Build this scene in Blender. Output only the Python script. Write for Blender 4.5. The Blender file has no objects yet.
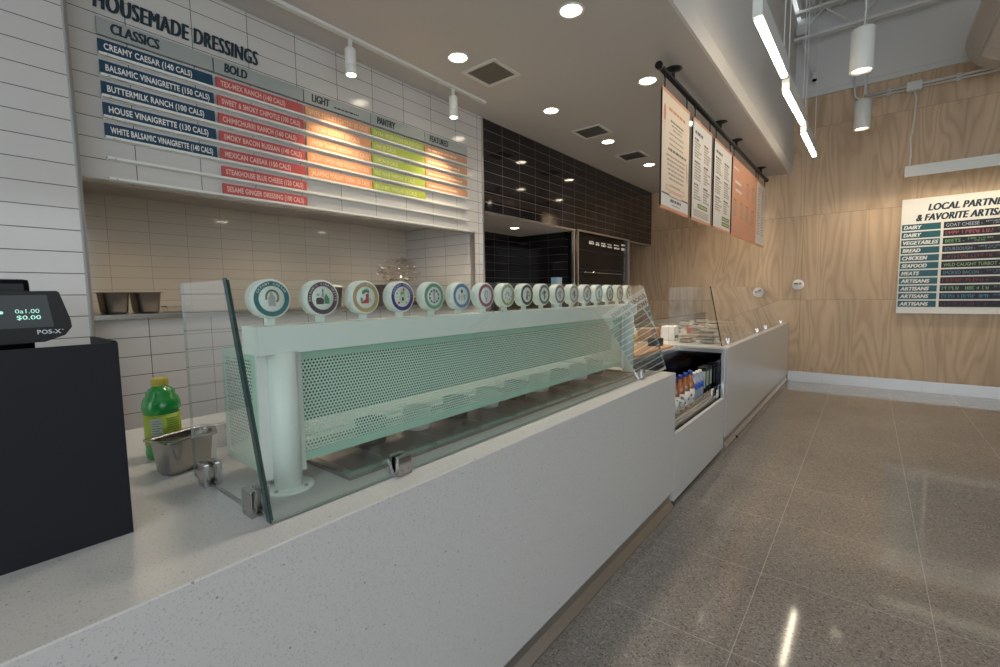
import bpy, bmesh, math, random
from mathutils import Vector, Matrix
random.seed(7)
S = bpy.context.scene
COL = S.collection
R = math.radians
PI = math.pi

# ------------------------------------------------------------------ materials
def mat(name, color=(.8,.8,.8), rough=.5, metal=0., emit=None, estr=0., spec=.5, coat=0., trans=0.):
    m = bpy.data.materials.new(name); m.use_nodes = True
    b = m.node_tree.nodes['Principled BSDF']
    b.inputs['Base Color'].default_value = (*color, 1)
    b.inputs['Roughness'].default_value = rough
    b.inputs['Metallic'].default_value = metal
    b.inputs['Specular IOR Level'].default_value = spec
    b.inputs['Coat Weight'].default_value = coat
    b.inputs['Transmission Weight'].default_value = trans
    if emit:
        b.inputs['Emission Color'].default_value = (*emit, 1)
        b.inputs['Emission Strength'].default_value = estr
    m['p'] = 1
    return m
def nt(m):
    t = m.node_tree
    return t, t.nodes, t.links, t.nodes['Principled BSDF']
def node(t, kind, **k):
    n = t.nodes.new(kind)
    for a, v in k.items(): setattr(n, a, v)
    return n
def math_n(t, op, a, b=None, c=None):
    n = t.nodes.new('ShaderNodeMath'); n.operation = op
    for i, v in enumerate((a, b, c)):
        if v is None: continue
        if isinstance(v, (int, float)): n.inputs[i].default_value = v
        else: t.links.new(v, n.inputs[i])
    return n.outputs[0]
def ramp(t, fac, stops):
    n = t.nodes.new('ShaderNodeValToRGB')
    e = n.color_ramp.elements
    e[0].position, e[0].color = stops[0][0], (*stops[0][1], 1)
    e[1].position, e[1].color = stops[1][0], (*stops[1][1], 1)
    for p, c in stops[2:]:
        x = e.new(p); x.color = (*c, 1)
    t.links.new(fac, n.inputs[0]); return n.outputs[0]

def tile_mat(name, c1, c2, grout, w, h, axes='YZ', off=(0,0), rough=.12, msize=.0022):
    """stack-bonded wall tile; axes say which object axes run along and up the wall"""
    m = mat(name, c1, rough); t, N, L, b = nt(m)
    tc = node(t, 'ShaderNodeTexCoord'); sp = node(t, 'ShaderNodeSeparateXYZ'); L.new(tc.outputs['Object'], sp.inputs[0])
    cb = node(t, 'ShaderNodeCombineXYZ')
    L.new(math_n(t, 'ADD', sp.outputs['XYZ'.index(axes[0])], off[0]), cb.inputs[0])
    L.new(math_n(t, 'ADD', sp.outputs['XYZ'.index(axes[1])], off[1]), cb.inputs[1])
    br = node(t, 'ShaderNodeTexBrick', offset=0.0, squash=1.0)
    br.inputs['Scale'].default_value = 1; br.inputs['Brick Width'].default_value = w; br.inputs['Row Height'].default_value = h
    br.inputs['Mortar Size'].default_value = msize; br.inputs['Mortar Smooth'].default_value = .3; br.inputs['Bias'].default_value = 0
    br.inputs['Color1'].default_value = (*c1, 1); br.inputs['Color2'].default_value = (*c2, 1); br.inputs['Mortar'].default_value = (*grout, 1)
    L.new(cb.outputs[0], br.inputs['Vector']); L.new(br.outputs['Color'], b.inputs['Base Color'])
    no = node(t, 'ShaderNodeTexNoise'); no.inputs['Scale'].default_value = 5; no.inputs['Detail'].default_value = 1
    L.new(tc.outputs['Object'], no.inputs['Vector'])
    hgt = math_n(t, 'ADD', math_n(t, 'MULTIPLY', br.outputs['Fac'], -1.0), math_n(t, 'MULTIPLY', no.outputs[0], .5))
    bp = node(t, 'ShaderNodeBump'); bp.inputs['Strength'].default_value = .35; bp.inputs['Distance'].default_value = .0015
    L.new(hgt, bp.inputs['Height']); L.new(bp.outputs[0], b.inputs['Normal'])
    L.new(math_n(t, 'ADD', math_n(t, 'MULTIPLY', br.outputs['Fac'], .6), rough), b.inputs['Roughness'])
    return m

def quartz_mat(name, base, speck=(.10,.10,.11), rough=.28):
    m = mat(name, base, rough); t, N, L, b = nt(m)
    tc = node(t, 'ShaderNodeTexCoord'); mp = node(t, 'ShaderNodeMapping'); mp.inputs['Rotation'].default_value = (.43,.71,.29); L.new(tc.outputs['Object'], mp.inputs[0])
    last = None
    for sc, rad, keep, fac in ((280,.42,.70,.22), (150,.30,.86,.30), (64,.17,.94,.65)):
        v = node(t, 'ShaderNodeTexVoronoi'); v.inputs['Scale'].default_value = sc; L.new(mp.outputs[0], v.inputs['Vector'])
        sx = node(t, 'ShaderNodeSeparateColor'); L.new(v.outputs['Color'], sx.inputs[0])
        f_ = math_n(t, 'MULTIPLY', math_n(t, 'LESS_THAN', v.outputs['Distance'], rad), math_n(t, 'GREATER_THAN', sx.outputs[0], keep))
        mx = node(t, 'ShaderNodeMix', data_type='RGBA'); L.new(math_n(t, 'MULTIPLY', f_, fac), mx.inputs[0])
        if last is None: mx.inputs[6].default_value = (*base, 1)
        else: L.new(last, mx.inputs[6])
        mx.inputs[7].default_value = (*speck, 1); last = mx.outputs[2]
    L.new(last, b.inputs['Base Color'])
    return m

def floor_mat():
    m = mat('terrazzo floor', (.2,.18,.16), .2); t, N, L, b = nt(m)
    tc = node(t, 'ShaderNodeTexCoord'); sp = node(t, 'ShaderNodeSeparateXYZ'); L.new(tc.outputs['Object'], sp.inputs[0])
    v = node(t, 'ShaderNodeTexVoronoi'); v.inputs['Scale'].default_value = 170; L.new(tc.outputs['Object'], v.inputs['Vector'])
    sx = node(t, 'ShaderNodeSeparateColor'); L.new(v.outputs['Color'], sx.inputs[0])
    c = ramp(t, sx.outputs[0], [(0, (.105,.094,.083)), (.12, (.205,.186,.166)), (.5, (.255,.231,.206)), (.86, (.287,.261,.234)), (.97, (.36,.335,.305))])
    n = node(t, 'ShaderNodeTexNoise'); n.inputs['Scale'].default_value = 1.3; n.inputs['Detail'].default_value = 4; L.new(tc.outputs['Object'], n.inputs['Vector'])
    c2 = ramp(t, n.outputs[0], [(.3, (.84,.84,.84)), (.7, (1.06,1.05,1.04))])
    mu = node(t, 'ShaderNodeMix', data_type='RGBA', blend_type='MULTIPLY'); mu.inputs[0].default_value = 1
    L.new(c, mu.inputs[6]); L.new(c2, mu.inputs[7])
    def line(axis, off, pitch):
        f = math_n(t, 'FRACT', math_n(t, 'DIVIDE', math_n(t, 'ADD', sp.outputs[axis], -off + pitch*40 + pitch/2), pitch))
        d = math_n(t, 'ABSOLUTE', math_n(t, 'SUBTRACT', f, .5))
        return math_n(t, 'LESS_THAN', d, .0017/pitch)
    ln = math_n(t, 'MAXIMUM', line(0, -.346, .61), line(1, 1.797, .623))
    mj = node(t, 'ShaderNodeMix', data_type='RGBA'); L.new(math_n(t, 'MULTIPLY', ln, .6), mj.inputs[0]); L.new(mu.outputs[2], mj.inputs[6]); mj.inputs[7].default_value = (.54,.49,.43, 1)
    L.new(mj.outputs[2], b.inputs['Base Color'])
    L.new(math_n(t, 'ADD', math_n(t, 'MULTIPLY', n.outputs[0], .06), .045), b.inputs['Roughness'])
    return m

def plywood_mat():
    m = mat('plywood', (.5,.35,.22), .5); t, N, L, b = nt(m)
    tc = node(t, 'ShaderNodeTexCoord'); sp = node(t, 'ShaderNodeSeparateXYZ'); L.new(tc.outputs['Object'], sp.inputs[0])
    sheet_x = math_n(t, 'FLOOR', math_n(t, 'DIVIDE', math_n(t, 'ADD', sp.outputs[0], 20.3), 2.44))
    sheet_z = math_n(t, 'FLOOR', math_n(t, 'DIVIDE', math_n(t, 'ADD', sp.outputs[2], .005), 1.22))
    cb = node(t, 'ShaderNodeCombineXYZ')
    L.new(math_n(t, 'ADD', math_n(t, 'MULTIPLY', sp.outputs[0], 2.3), math_n(t, 'MULTIPLY', sheet_x, 7.3)), cb.inputs[0])
    L.new(math_n(t, 'MULTIPLY', sheet_z, 5.1), cb.inputs[1])
    L.new(math_n(t, 'MULTIPLY', sp.outputs[2], .34), cb.inputs[2])
    n = node(t, 'ShaderNodeTexNoise'); n.inputs['Scale'].default_value = 1.25; n.inputs['Detail'].default_value = 2.2; n.inputs['Distortion'].default_value = .55
    L.new(cb.outputs[0], n.inputs['Vector'])
    s = math_n(t, 'SINE', math_n(t, 'MULTIPLY', n.outputs[0], 70.0))
    grain = ramp(t, math_n(t, 'ADD', math_n(t, 'MULTIPLY', s, .5), .5), [(0, (.50,.36,.235)), (.25, (.55,.405,.27)), (.6, (.57,.425,.285)), (1, (.60,.455,.31))])
    # broad patches of colour and fine fibres
    n2 = node(t, 'ShaderNodeTexNoise'); n2.inputs['Scale'].default_value = 1.1; n2.inputs['Detail'].default_value = 3; L.new(cb.outputs[0], n2.inputs['Vector'])
    cb2 = node(t, 'ShaderNodeCombineXYZ'); L.new(math_n(t, 'MULTIPLY', sp.outputs[0], 120), cb2.inputs[0]); L.new(math_n(t, 'MULTIPLY', sp.outputs[2], 3), cb2.inputs[2])
    n3 = node(t, 'ShaderNodeTexNoise'); n3.inputs['Scale'].default_value = 1; L.new(cb2.outputs[0], n3.inputs['Vector'])
    tone = ramp(t, math_n(t, 'ADD', math_n(t, 'MULTIPLY', n2.outputs[0], .75), math_n(t, 'MULTIPLY', n3.outputs[0], .25)), [(.3, (.82,.80,.78)), (.62, (1.07,1.05,1.03))])
    mu = node(t, 'ShaderNodeMix', data_type='RGBA', blend_type='MULTIPLY'); mu.inputs[0].default_value = 1
    L.new(grain, mu.inputs[6]); L.new(tone, mu.inputs[7])
    def seam(axis, off, pitch, w):
        f = math_n(t, 'FRACT', math_n(t, 'DIVIDE', math_n(t, 'ADD', sp.outputs[axis], off + pitch/2), pitch))
        return math_n(t, 'LESS_THAN', math_n(t, 'ABSOLUTE', math_n(t, 'SUBTRACT', f, .5)), w/pitch)
    ln = math_n(t, 'MAXIMUM', seam(0, 20.3, 2.44, .002), seam(2, .005, 1.22, .0025))
    mj = node(t, 'ShaderNodeMix', data_type='RGBA'); L.new(math_n(t, 'MULTIPLY', ln, .6), mj.inputs[0]); L.new(mu.outputs[2], mj.inputs[6]); mj.inputs[7].default_value = (.16,.11,.07, 1)
    L.new(mj.outputs[2], b.inputs['Base Color'])
    return m

def glass_mat(name, tint=(.93,.97,.95), fres=1.0):
    m = bpy.data.materials.new(name); m.use_nodes = True
    t = m.node_tree; t.nodes.clear(); L = t.links
    out = node(t, 'ShaderNodeOutputMaterial'); mix = node(t, 'ShaderNodeMixShader')
    tr = node(t, 'ShaderNodeBsdfTransparent'); tr.inputs[0].default_value = (*tint, 1)
    gl = node(t, 'ShaderNodeBsdfGlossy'); gl.inputs['Roughness'].default_value = 0.0; gl.inputs[0].default_value = (1,1,1,1)
    fr = node(t, 'ShaderNodeFresnel'); fr.inputs['IOR'].default_value = 1.52
    ge = node(t, 'ShaderNodeNewGeometry')
    fac = math_n(t, 'MULTIPLY', fr.outputs[0], math_n(t, 'SUBTRACT', 1.0, ge.outputs['Backfacing']))
    fac = math_n(t, 'MINIMUM', math_n(t, 'MULTIPLY', fac, 1.7*fres), 1.0)     # both faces of the pane reflect
    L.new(fac, mix.inputs[0]); L.new(tr.outputs[0], mix.inputs[1]); L.new(gl.outputs[0], mix.inputs[2]); L.new(mix.outputs[0], out.inputs[0])
    return m

def perforated_mat(name, color):
    """sheet metal with staggered round punched holes"""
    m = mat(name, color, .45); t, N, L, b = nt(m)
    out = [n for n in N if n.type == 'OUTPUT_MATERIAL'][0]
    tc = node(t, 'ShaderNodeTexCoord'); sp = node(t, 'ShaderNodeSeparateXYZ'); L.new(tc.outputs['Object'], sp.inputs[0])
    p = .0105; rh = p*.866
    u = math_n(t, 'ADD', math_n(t, 'ADD', sp.outputs[0], sp.outputs[1]), 10.0); v = math_n(t, 'ADD', sp.outputs[2], 10.0)
    vr = math_n(t, 'DIVIDE', v, rh); row = math_n(t, 'FLOOR', vr)
    fv = math_n(t, 'MULTIPLY', math_n(t, 'SUBTRACT', math_n(t, 'FRACT', vr), .5), rh)
    uu = math_n(t, 'ADD', math_n(t, 'DIVIDE', u, p), math_n(t, 'MULTIPLY', math_n(t, 'MODULO', row, 2.0), .5))
    fu = math_n(t, 'MULTIPLY', math_n(t, 'SUBTRACT', math_n(t, 'FRACT', uu), .5), p)
    d = math_n(t, 'SQRT', math_n(t, 'ADD', math_n(t, 'MULTIPLY', fu, fu), math_n(t, 'MULTIPLY', fv, fv)))
    hole = math_n(t, 'LESS_THAN', d, .0030)
    tr = node(t, 'ShaderNodeBsdfTransparent'); mix = node(t, 'ShaderNodeMixShader')
    L.new(hole, mix.inputs[0]); L.new(b.outputs[0], mix.inputs[1]); L.new(tr.outputs[0], mix.inputs[2]); L.new(mix.outputs[0], out.inputs[0])
    return m

def emis(name, color, strength):
    m = mat(name, (.9,.9,.9), .4, emit=color, estr=strength); return m

M = {}
M['white_tile']  = tile_mat('white wall tile', (.60,.585,.565), (.57,.555,.535), (.10,.095,.09), .3, .1, 'YZ', (9.762, 9.945))
M['pier_tile']   = tile_mat('white pier tile', (.60,.59,.575), (.57,.56,.545), (.10,.095,.09), .6, .1, 'YZ', (10.15, 10.02))
M['prep_tile']   = tile_mat('prep room wall tile', (.56,.52,.46), (.54,.50,.44), (.27,.25,.22), .232, .08, 'YZ', (9.647, 9.935), .09, .0016)
M['return_tile'] = tile_mat('opening return tile', (.60,.585,.565), (.57,.555,.535), (.15,.145,.14), .3, .1, 'XZ', (10.0, 9.945))
M['black_tile']  = tile_mat('black wall tile', (.012,.010,.012), (.017,.014,.015), (.17,.155,.145), .3, .1, 'YZ', (9.97, 10.025), .06, .002)
M['black_tile_x']= tile_mat('black niche tile', (.012,.010,.012), (.017,.014,.015), (.12,.11,.10), .3, .1, 'XZ', (10, 10.025), .06, .0018)
M['floor'] = floor_mat()
M['ply'] = plywood_mat()
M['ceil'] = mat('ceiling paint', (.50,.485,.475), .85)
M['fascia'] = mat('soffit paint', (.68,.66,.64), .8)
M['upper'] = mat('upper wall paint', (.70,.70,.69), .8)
M['deck'] = mat('painted steel deck', (.80,.80,.79), .6)
M['white'] = mat('white enamel', (.72,.73,.70), .35)
M['white_paint'] = mat('white paint', (.66,.66,.64), .5)
M['grey_metal'] = mat('grey powder coat', (.50,.50,.49), .45)
M['black'] = mat('black powder coat', (.007,.007,.008), .4, spec=.3)
M['black_gloss'] = mat('black gloss', (.004,.004,.006), .16, spec=.14)
M['dark_mirror'] = mat('dark polished liner', (.09,.09,.11), .06, 1)
M['pier_trim'] = mat('dull grey trim', (.36,.36,.355), .4)
M['kick'] = mat('brushed kick plate', (.56,.52,.48), .4, 1)
M['base_metal'] = mat('satin base metal', (.50,.49,.48), .42, 1)
M['panel_dark'] = mat('charcoal laminate', (.010,.011,.016), .55, spec=.25)
M['liner'] = mat('black cooler liner', (.006,.006,.012), .15)
M['steel'] = mat('stainless steel', (.42,.41,.395), .24, 1)
M['steel_bright'] = mat('polished steel', (.46,.45,.44), .12, 1)
M['steel_dull'] = mat('brushed steel', (.42,.39,.36), .36, 1)
M['alu'] = mat('brushed aluminium', (.60,.60,.60), .30, 1)
M['quartz'] = quartz_mat('speckled quartz', (.58,.57,.55))
M['mint'] = mat('mint enamel', (.76,.83,.77), .35)
M['mint_flange'] = mat('mint flange', (.40,.65,.52), .35)
M['perf'] = perforated_mat('mint perforated sheet', (.56,.77,.64))
M['glass'] = glass_mat('clear float glass', (.975,.992,.985), 1.5)
M['glass_clear'] = glass_mat('clear acrylic', (.93,.93,.92))
M['glass_window'] = glass_mat('window glass', (.97,.98,.98))
M['glass_edge'] = mat('dark green glass edge', (.006,.045,.04), .08)
M['glass_edge_lt'] = mat('pale glass edge', (.22,.27,.25), .15)
M['glass_edge_far'] = mat('far glass edge', (.30,.27,.23), .2)
M['glass_edge_black'] = mat('black glass edge', (.008,.009,.009), .2)
M['navy'] = mat('navy slat', (.003,.045,.095), .4)
M['red'] = mat('red slat', (.48,.085,.085), .4)
M['orange'] = mat('orange slat', (.72,.31,.14), .4)
M['green'] = mat('green slat', (.36,.43,.07), .4)
M['tan'] = mat('tan slat', (.56,.29,.16), .4)
M['header'] = mat('grey header strip', (.33,.36,.35), .35)
M['ink'] = mat('dark navy ink', (.010,.028,.042), .5)
M['ink_grey'] = mat('grey ink', (.17,.15,.145), .6)
M['print_white'] = mat('white print', (.80,.78,.75), .5)
M['print_pale'] = mat('pale print', (.86,.60,.42), .5)
M['print_pale_g'] = mat('pale green print', (.62,.64,.30), .5)
M['teal'] = mat('teal sign panel', (.004,.085,.105), .4)
M['chalk'] = mat('blackboard', (.012,.011,.018), .5)
M['sign'] = mat('sign white', (.86,.83,.77), .4)
M['paper_cream'] = mat('cream paper', (.86,.72,.57), .6)
M['paper_white'] = mat('white paper', (.82,.79,.74), .6)
M['paper_coral'] = mat('coral paper', (.76,.38,.24), .6)
M['lamp'] = emis('warm lamp', (1,.86,.66), 15)
M['bar_lamp'] = emis('linear lamp lens', (1,.86,.66), 27.0)
M['spot_lamp'] = emis('spot lamp', (1,.82,.58), 20)
M['pend_lamp'] = emis('pendant lamp', (1,.84,.62), 3.5)
M['sign_lamp'] = emis('sign lamp', (1,.84,.60), 40)
M['led'] = emis('green display digits', (.02,.9,.55), .45)
M['screen'] = mat('display window', (.004,.009,.009), .12, spec=.3)
M['logo'] = mat('silver print', (.62,.66,.70), .4)

# ------------------------------------------------------------------ mesh builder
class MB:
    def __init__(s): s.v=[]; s.f=[]; s.m=[]; s.sm=[]
    def add(s, vs, fs, mi=0, smooth=False):
        o = len(s.v); s.v += [tuple(p) for p in vs]
        for f in fs: s.f.append(tuple(i+o for i in f)); s.m.append(mi); s.sm.append(smooth)
        return s
    def box(s, x0,x1,y0,y1,z0,z1, mi=0, bev=0, skip=()):
        x0,x1=min(x0,x1),max(x0,x1); y0,y1=min(y0,y1),max(y0,y1); z0,z1=min(z0,z1),max(z0,z1)
        if bev:
            bm = bmesh.new(); bmesh.ops.create_cube(bm, size=1)
            for v in bm.verts: v.co = Vector(((x0+x1)/2+v.co.x*(x1-x0), (y0+y1)/2+v.co.y*(y1-y0), (z0+z1)/2+v.co.z*(z1-z0)))
            bmesh.ops.bevel(bm, geom=bm.edges[:], offset=bev, segments=2, profile=.7, affect='EDGES')
            bm.verts.index_update()
            s.add([v.co[:] for v in bm.verts], [[v.index for v in f.verts] for f in bm.faces], mi); bm.free(); return s
        v=[(x0,y0,z0),(x1,y0,z0),(x1,y1,z0),(x0,y1,z0),(x0,y0,z1),(x1,y0,z1),(x1,y1,z1),(x0,y1,z1)]
        f={'-z':(0,3,2,1),'+z':(4,5,6,7),'-y':(0,1,5,4),'+x':(1,2,6,5),'+y':(2,3,7,6),'-x':(3,0,4,7)}
        return s.add(v, [q for k,q in f.items() if k not in skip], mi)
    def hexa(s, bottom, top, mi=0):
        """bottom/top: four corners each, counter-clockwise seen from above"""
        return s.add(list(bottom)+list(top), [(0,3,2,1),(4,5,6,7),(0,1,5,4),(1,2,6,5),(2,3,7,6),(3,0,4,7)], mi)
    def lathe(s, prof, c=(0,0,0), n=24, mi=0, axis='z', smooth=True, mats=None, caps=True):
        """prof: (r, h) from bottom to top"""
        def P(r,h,a):
            x,y=r*math.cos(a),r*math.sin(a)
            if axis=='z': return (c[0]+x,c[1]+y,c[2]+h)
            if axis=='x': return (c[0]+h,c[1]+x,c[2]+y)
            return (c[0]+y,c[1]+h,c[2]+x)
        vs=[]; 
        for r,h in prof:
            for k in range(n): vs.append(P(r,h,2*PI*k/n))
        o=len(s.v); s.v+=vs
        for i in range(len(prof)-1):
            for k in range(n):
                a=i*n+k; b=i*n+(k+1)%n
                s.f.append((o+a,o+b,o+b+n,o+a+n)); s.m.append(mats[i] if mats else mi); s.sm.append(smooth)
        if caps and prof[0][0]>1e-6: s.f.append(tuple(o+k for k in reversed(range(n)))); s.m.append(mats[0] if mats else mi); s.sm.append(False)
        if caps and prof[-1][0]>1e-6: s.f.append(tuple(o+(len(prof)-1)*n+k for k in range(n))); s.m.append(mats[-1] if mats else mi); s.sm.append(False)
        return s
    def cyl(s, a, b, r, n=14, mi=0, r2=None, smooth=True):
        a=Vector(a); b=Vector(b); d=b-a; q=d.to_track_quat('Z','Y'); r2 = r if r2 is None else r2
        vs=[a+q@Vector((r*math.cos(2*PI*k/n), r*math.sin(2*PI*k/n),0)) for k in range(n)]+[b+q@Vector((r2*math.cos(2*PI*k/n), r2*math.sin(2*PI*k/n),0)) for k in range(n)]
        o=len(s.v); s.v+=[tuple(p) for p in vs]
        for k in range(n): s.f.append((o+k,o+(k+1)%n,o+n+(k+1)%n,o+n+k)); s.m.append(mi); s.sm.append(smooth)
        s.f.append(tuple(o+k for k in reversed(range(n)))); s.m.append(mi); s.sm.append(False)
        s.f.append(tuple(o+n+k for k in range(n))); s.m.append(mi); s.sm.append(False)
        return s
    def tube(s, pts, r, n=8, mi=0):
        pts=[Vector(p) for p in pts]; rings=[]
        up=Vector((.31,.17,.93))
        for i,p in enumerate(pts):
            d=(pts[min(i+1,len(pts)-1)]-pts[max(i-1,0)]).normalized()
            u=d.cross(up).normalized(); w=d.cross(u)
            rings.append([p+r*(u*math.cos(2*PI*k/n)+w*math.sin(2*PI*k/n)) for k in range(n)])
        o=len(s.v); s.v+=[tuple(q) for g in rings for q in g]
        for i in range(len(pts)-1):
            for k in range(n):
                a=o+i*n+k; b=o+i*n+(k+1)%n
                s.f.append((a,a+n,b+n,b)); s.m.append(mi); s.sm.append(True)
        s.f.append(tuple(o+k for k in range(n))); s.m.append(mi); s.sm.append(False)
        s.f.append(tuple(o+(len(pts)-1)*n+k for k in reversed(range(n)))); s.m.append(mi); s.sm.append(False)
        return s
    def prism(s, poly, axis, a0, a1, mi=0):
        """poly in the two other axes (cyclic order), extruded along axis"""
        i='xyz'.index(axis)
        def P(p,a): 
            q=[0,0,0]; q[i]=a; q[(i+1)%3]=p[0]; q[(i+2)%3]=p[1]; return tuple(q)
        n=len(poly)
        return s.add([P(p,a0) for p in poly]+[P(p,a1) for p in poly], [tuple(reversed(range(n))), tuple(range(n,2*n))]+[(k,(k+1)%n,n+(k+1)%n,n+k) for k in range(n)], mi)
    def build(s, name, mats, parent=None, origin=None, recalc=True):
        me=bpy.data.meshes.new(name)
        if parent is not None: org=parent['_w']
        else: org=origin or (0,0,0)
        me.from_pydata([(p[0]-org[0],p[1]-org[1],p[2]-org[2]) for p in s.v],[],s.f)
        if not isinstance(mats,(list,tuple)): mats=[mats]
        for m_ in mats: me.materials.append(M[m_] if isinstance(m_,str) else m_)
        me.polygons.foreach_set('material_index', s.m); me.polygons.foreach_set('use_smooth', s.sm)
        me.validate(); me.update()
        if recalc:
            bm=bmesh.new(); bm.from_mesh(me); bmesh.ops.recalc_face_normals(bm, faces=bm.faces); bm.to_mesh(me); bm.free()
        o=bpy.data.objects.new(name, me); COL.objects.link(o)
        if parent is not None: o.parent=parent; o['_w']=list(org)
        else: o.location=org; o['_w']=list(org)
        return o

def thing(name, label, cat, loc, group=None):
    o=bpy.data.objects.new(name, None); COL.objects.link(o); o.empty_display_size=.1
    o.location=loc; o['_w']=list(loc); o['label']=label; o['category']=cat
    if group: o['group']=group
    return o
def tag(o, label, cat, group=None, kind=None):
    o['label']=label; o['category']=cat
    if group: o['group']=group
    if kind: o['kind']=kind
    return o
def struct(name, mb, mats):
    o=mb.build(name, mats); o['kind']='structure'; return o
def dup(root, loc, label=None, group=None):
    r=root.copy(); COL.objects.link(r); r.location=loc; r['_w']=list(loc)
    if label: r['label']=label
    if group: r['group']=group
    for ch in list(root.children):
        c=ch.copy(); COL.objects.link(c); c.parent=r
        for g in list(ch.children):
            d=g.copy(); COL.objects.link(d); d.parent=c
    return r

# ---- lettering: returns a flat mesh in local x/y, placed by a frame
_tc={}
def text_geo(s, bold=0.0, shear=0.0, sp=None):
    key=(s,bold,shear,sp)
    if key in _tc: return _tc[key]
    cu=bpy.data.curves.new('t','FONT'); cu.body=s; cu.size=1; cu.offset=bold; cu.shear=shear; cu.space_character=sp or 1+bold*2.2; cu.resolution_u=3; cu.fill_mode='FRONT'
    ob=bpy.data.objects.new('t',cu); COL.objects.link(ob)
    bpy.context.view_layer.update()
    me=bpy.data.meshes.new_from_object(ob.evaluated_get(bpy.context.evaluated_depsgraph_get()))
    vs=[v.co.copy() for v in me.vertices]; fs=[tuple(p.vertices) for p in me.polygons]
    bpy.data.objects.remove(ob); bpy.data.curves.remove(cu); bpy.data.meshes.remove(me)
    _tc[key]=(vs,fs); return vs,fs
FR={'+x':(Vector((0,1,0)),Vector((0,0,1)),Vector((1,0,0))), '-y':(Vector((1,0,0)),Vector((0,0,1)),Vector((0,-1,0))), '+z':(Vector((1,0,0)),Vector((0,1,0)),Vector((0,0,1)))}
def put_text(mb, s, org, face, w=None, h=.05, bold=0., shear=0., mi=0, thick=0, fat=0, sp=None):
    if fat:
        for d in (-fat,0,fat): put_text(mb, s, Vector(org)+FR[face][0]*d+FR[face][2]*(d*.02), face, w, h, bold, shear, mi, thick, 0, sp)
        return
    """org = lower-left corner; h = cap height; w = total width (fits) or None"""
    vs,fs=text_geo(s,bold,shear,sp)
    if not vs: return
    x0=min(v.x for v in vs); x1=max(v.x for v in vs)
    cap=.729; sx=h/cap if w is None else w/(x1-x0); sy=h/cap
    ax,ay,an=FR[face]; o=Vector(org)
    P=[o+ax*((v.x-x0)*sx)+ay*(v.y*sy) for v in vs]
    if thick:
        n=len(P); Q=[p+an*thick for p in P]
        edges={}
        for f in fs:
            for i in range(len(f)):
                e=(f[i],f[(i+1)%len(f)]); edges[e]=1
        side=[(a,b,b+n,a+n) for a,b in edges if (b,a) not in edges]
        mb.add(P+Q,[tuple(i+n for i in f) for f in fs]+side,mi)
    else: mb.add(P,fs,mi)
def put_words(mb, org, face, width, h, seed, mi=0, gap=.35):
    """an unreadable line of small print: a row of word-length strokes"""
    rnd=random.Random(seed); ax,ay,an=FR[face]; o=Vector(org); x=0
    while x<width:
        L_=min(h*rnd.uniform(1.2,4.2), width-x)
        if L_>h*.4:
            a=o+ax*x; mb.add([a,a+ax*L_,a+ax*L_+ay*h,a+ay*h],[(0,1,2,3)],mi)
        x+=L_+h*gap*1.5
def put_scrawl(mb, org, face, width, h, seed, mi=0):
    """unreadable hand lettering: letter-sized groups of strokes"""
    rnd=random.Random(seed); ax,ay,an=FR[face]; o=Vector(org); x=0; w=h*.62; s_=h*.17; n=0
    def bar(u0,u1,v0,v1): 
        a=o+ax*(x+u0)+ay*v0; mb.add([a,a+ax*(u1-u0),a+ax*(u1-u0)+ay*(v1-v0),a+ay*(v1-v0)],[(0,1,2,3)],mi)
    while x+w<=width:
        n+=1
        if n>rnd.randint(4,8): n=0; x+=w*.9; continue
        if rnd.random()<.85: bar(0,s_,0,h)
        if rnd.random()<.6: bar(w-s_,w,0 if rnd.random()<.5 else h*.5,h)
        for v in (0,h*.42,h-s_):
            if rnd.random()<.55: bar(s_,w-s_,v,v+s_)
        x+=w*1.25
# ------------------------------------------------------------------ camera
cam=bpy.data.cameras.new('camera'); co=bpy.data.objects.new('camera',cam); COL.objects.link(co)
H=1.355; FPX=458.2
rows=((0.78059,0.62489,-0.013716),(0.042327,-0.074742,-0.996304),(-0.623607,0.777126,-0.084793))  # right, down, forward
rt,dn,fw=[Vector(r_).normalized() for r_ in rows]
mx=Matrix.Identity(4)
for i in range(3): mx[i][0]=rt[i]; mx[i][1]=-dn[i]; mx[i][2]=-fw[i]
mx.translation=(0,0,H); co.matrix_world=mx
cam.sensor_width=36; cam.lens=36*FPX/1000; cam.clip_start=.02; S.camera=co

# ------------------------------------------------------------------ the room
YB=8.1; XW=-3.01; XR=4.6; YN=-4.5; ZC=3.078; ZH=5.25; XS=-.98
struct('floor', MB().box(-6.2,XR+.2,YN-.2,YB+.2,-.12,0), 'floor')
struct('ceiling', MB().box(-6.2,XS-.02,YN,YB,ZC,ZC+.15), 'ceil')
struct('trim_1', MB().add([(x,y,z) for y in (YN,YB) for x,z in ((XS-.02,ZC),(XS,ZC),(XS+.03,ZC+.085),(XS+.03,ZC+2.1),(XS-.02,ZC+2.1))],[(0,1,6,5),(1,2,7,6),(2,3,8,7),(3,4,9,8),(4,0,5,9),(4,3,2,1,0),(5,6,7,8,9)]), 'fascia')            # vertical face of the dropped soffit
struct('wall_back', MB().box(-6.2,XR+.1,YB,YB+.15,0,4.11), 'ply')
struct('wall_upper', MB().box(-1.05,XR+.1,YB-.02,YB+.15,4.11,ZH+.2), 'upper')
mbt=MB(); mbt.box(-1.0,XR,YB-.035,YB-.0,4.085,4.125); mbt.box(-1.0,XR,YB-.028,YB,4.15,4.165)
struct('trim_3', mbt, 'white_paint')
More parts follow.
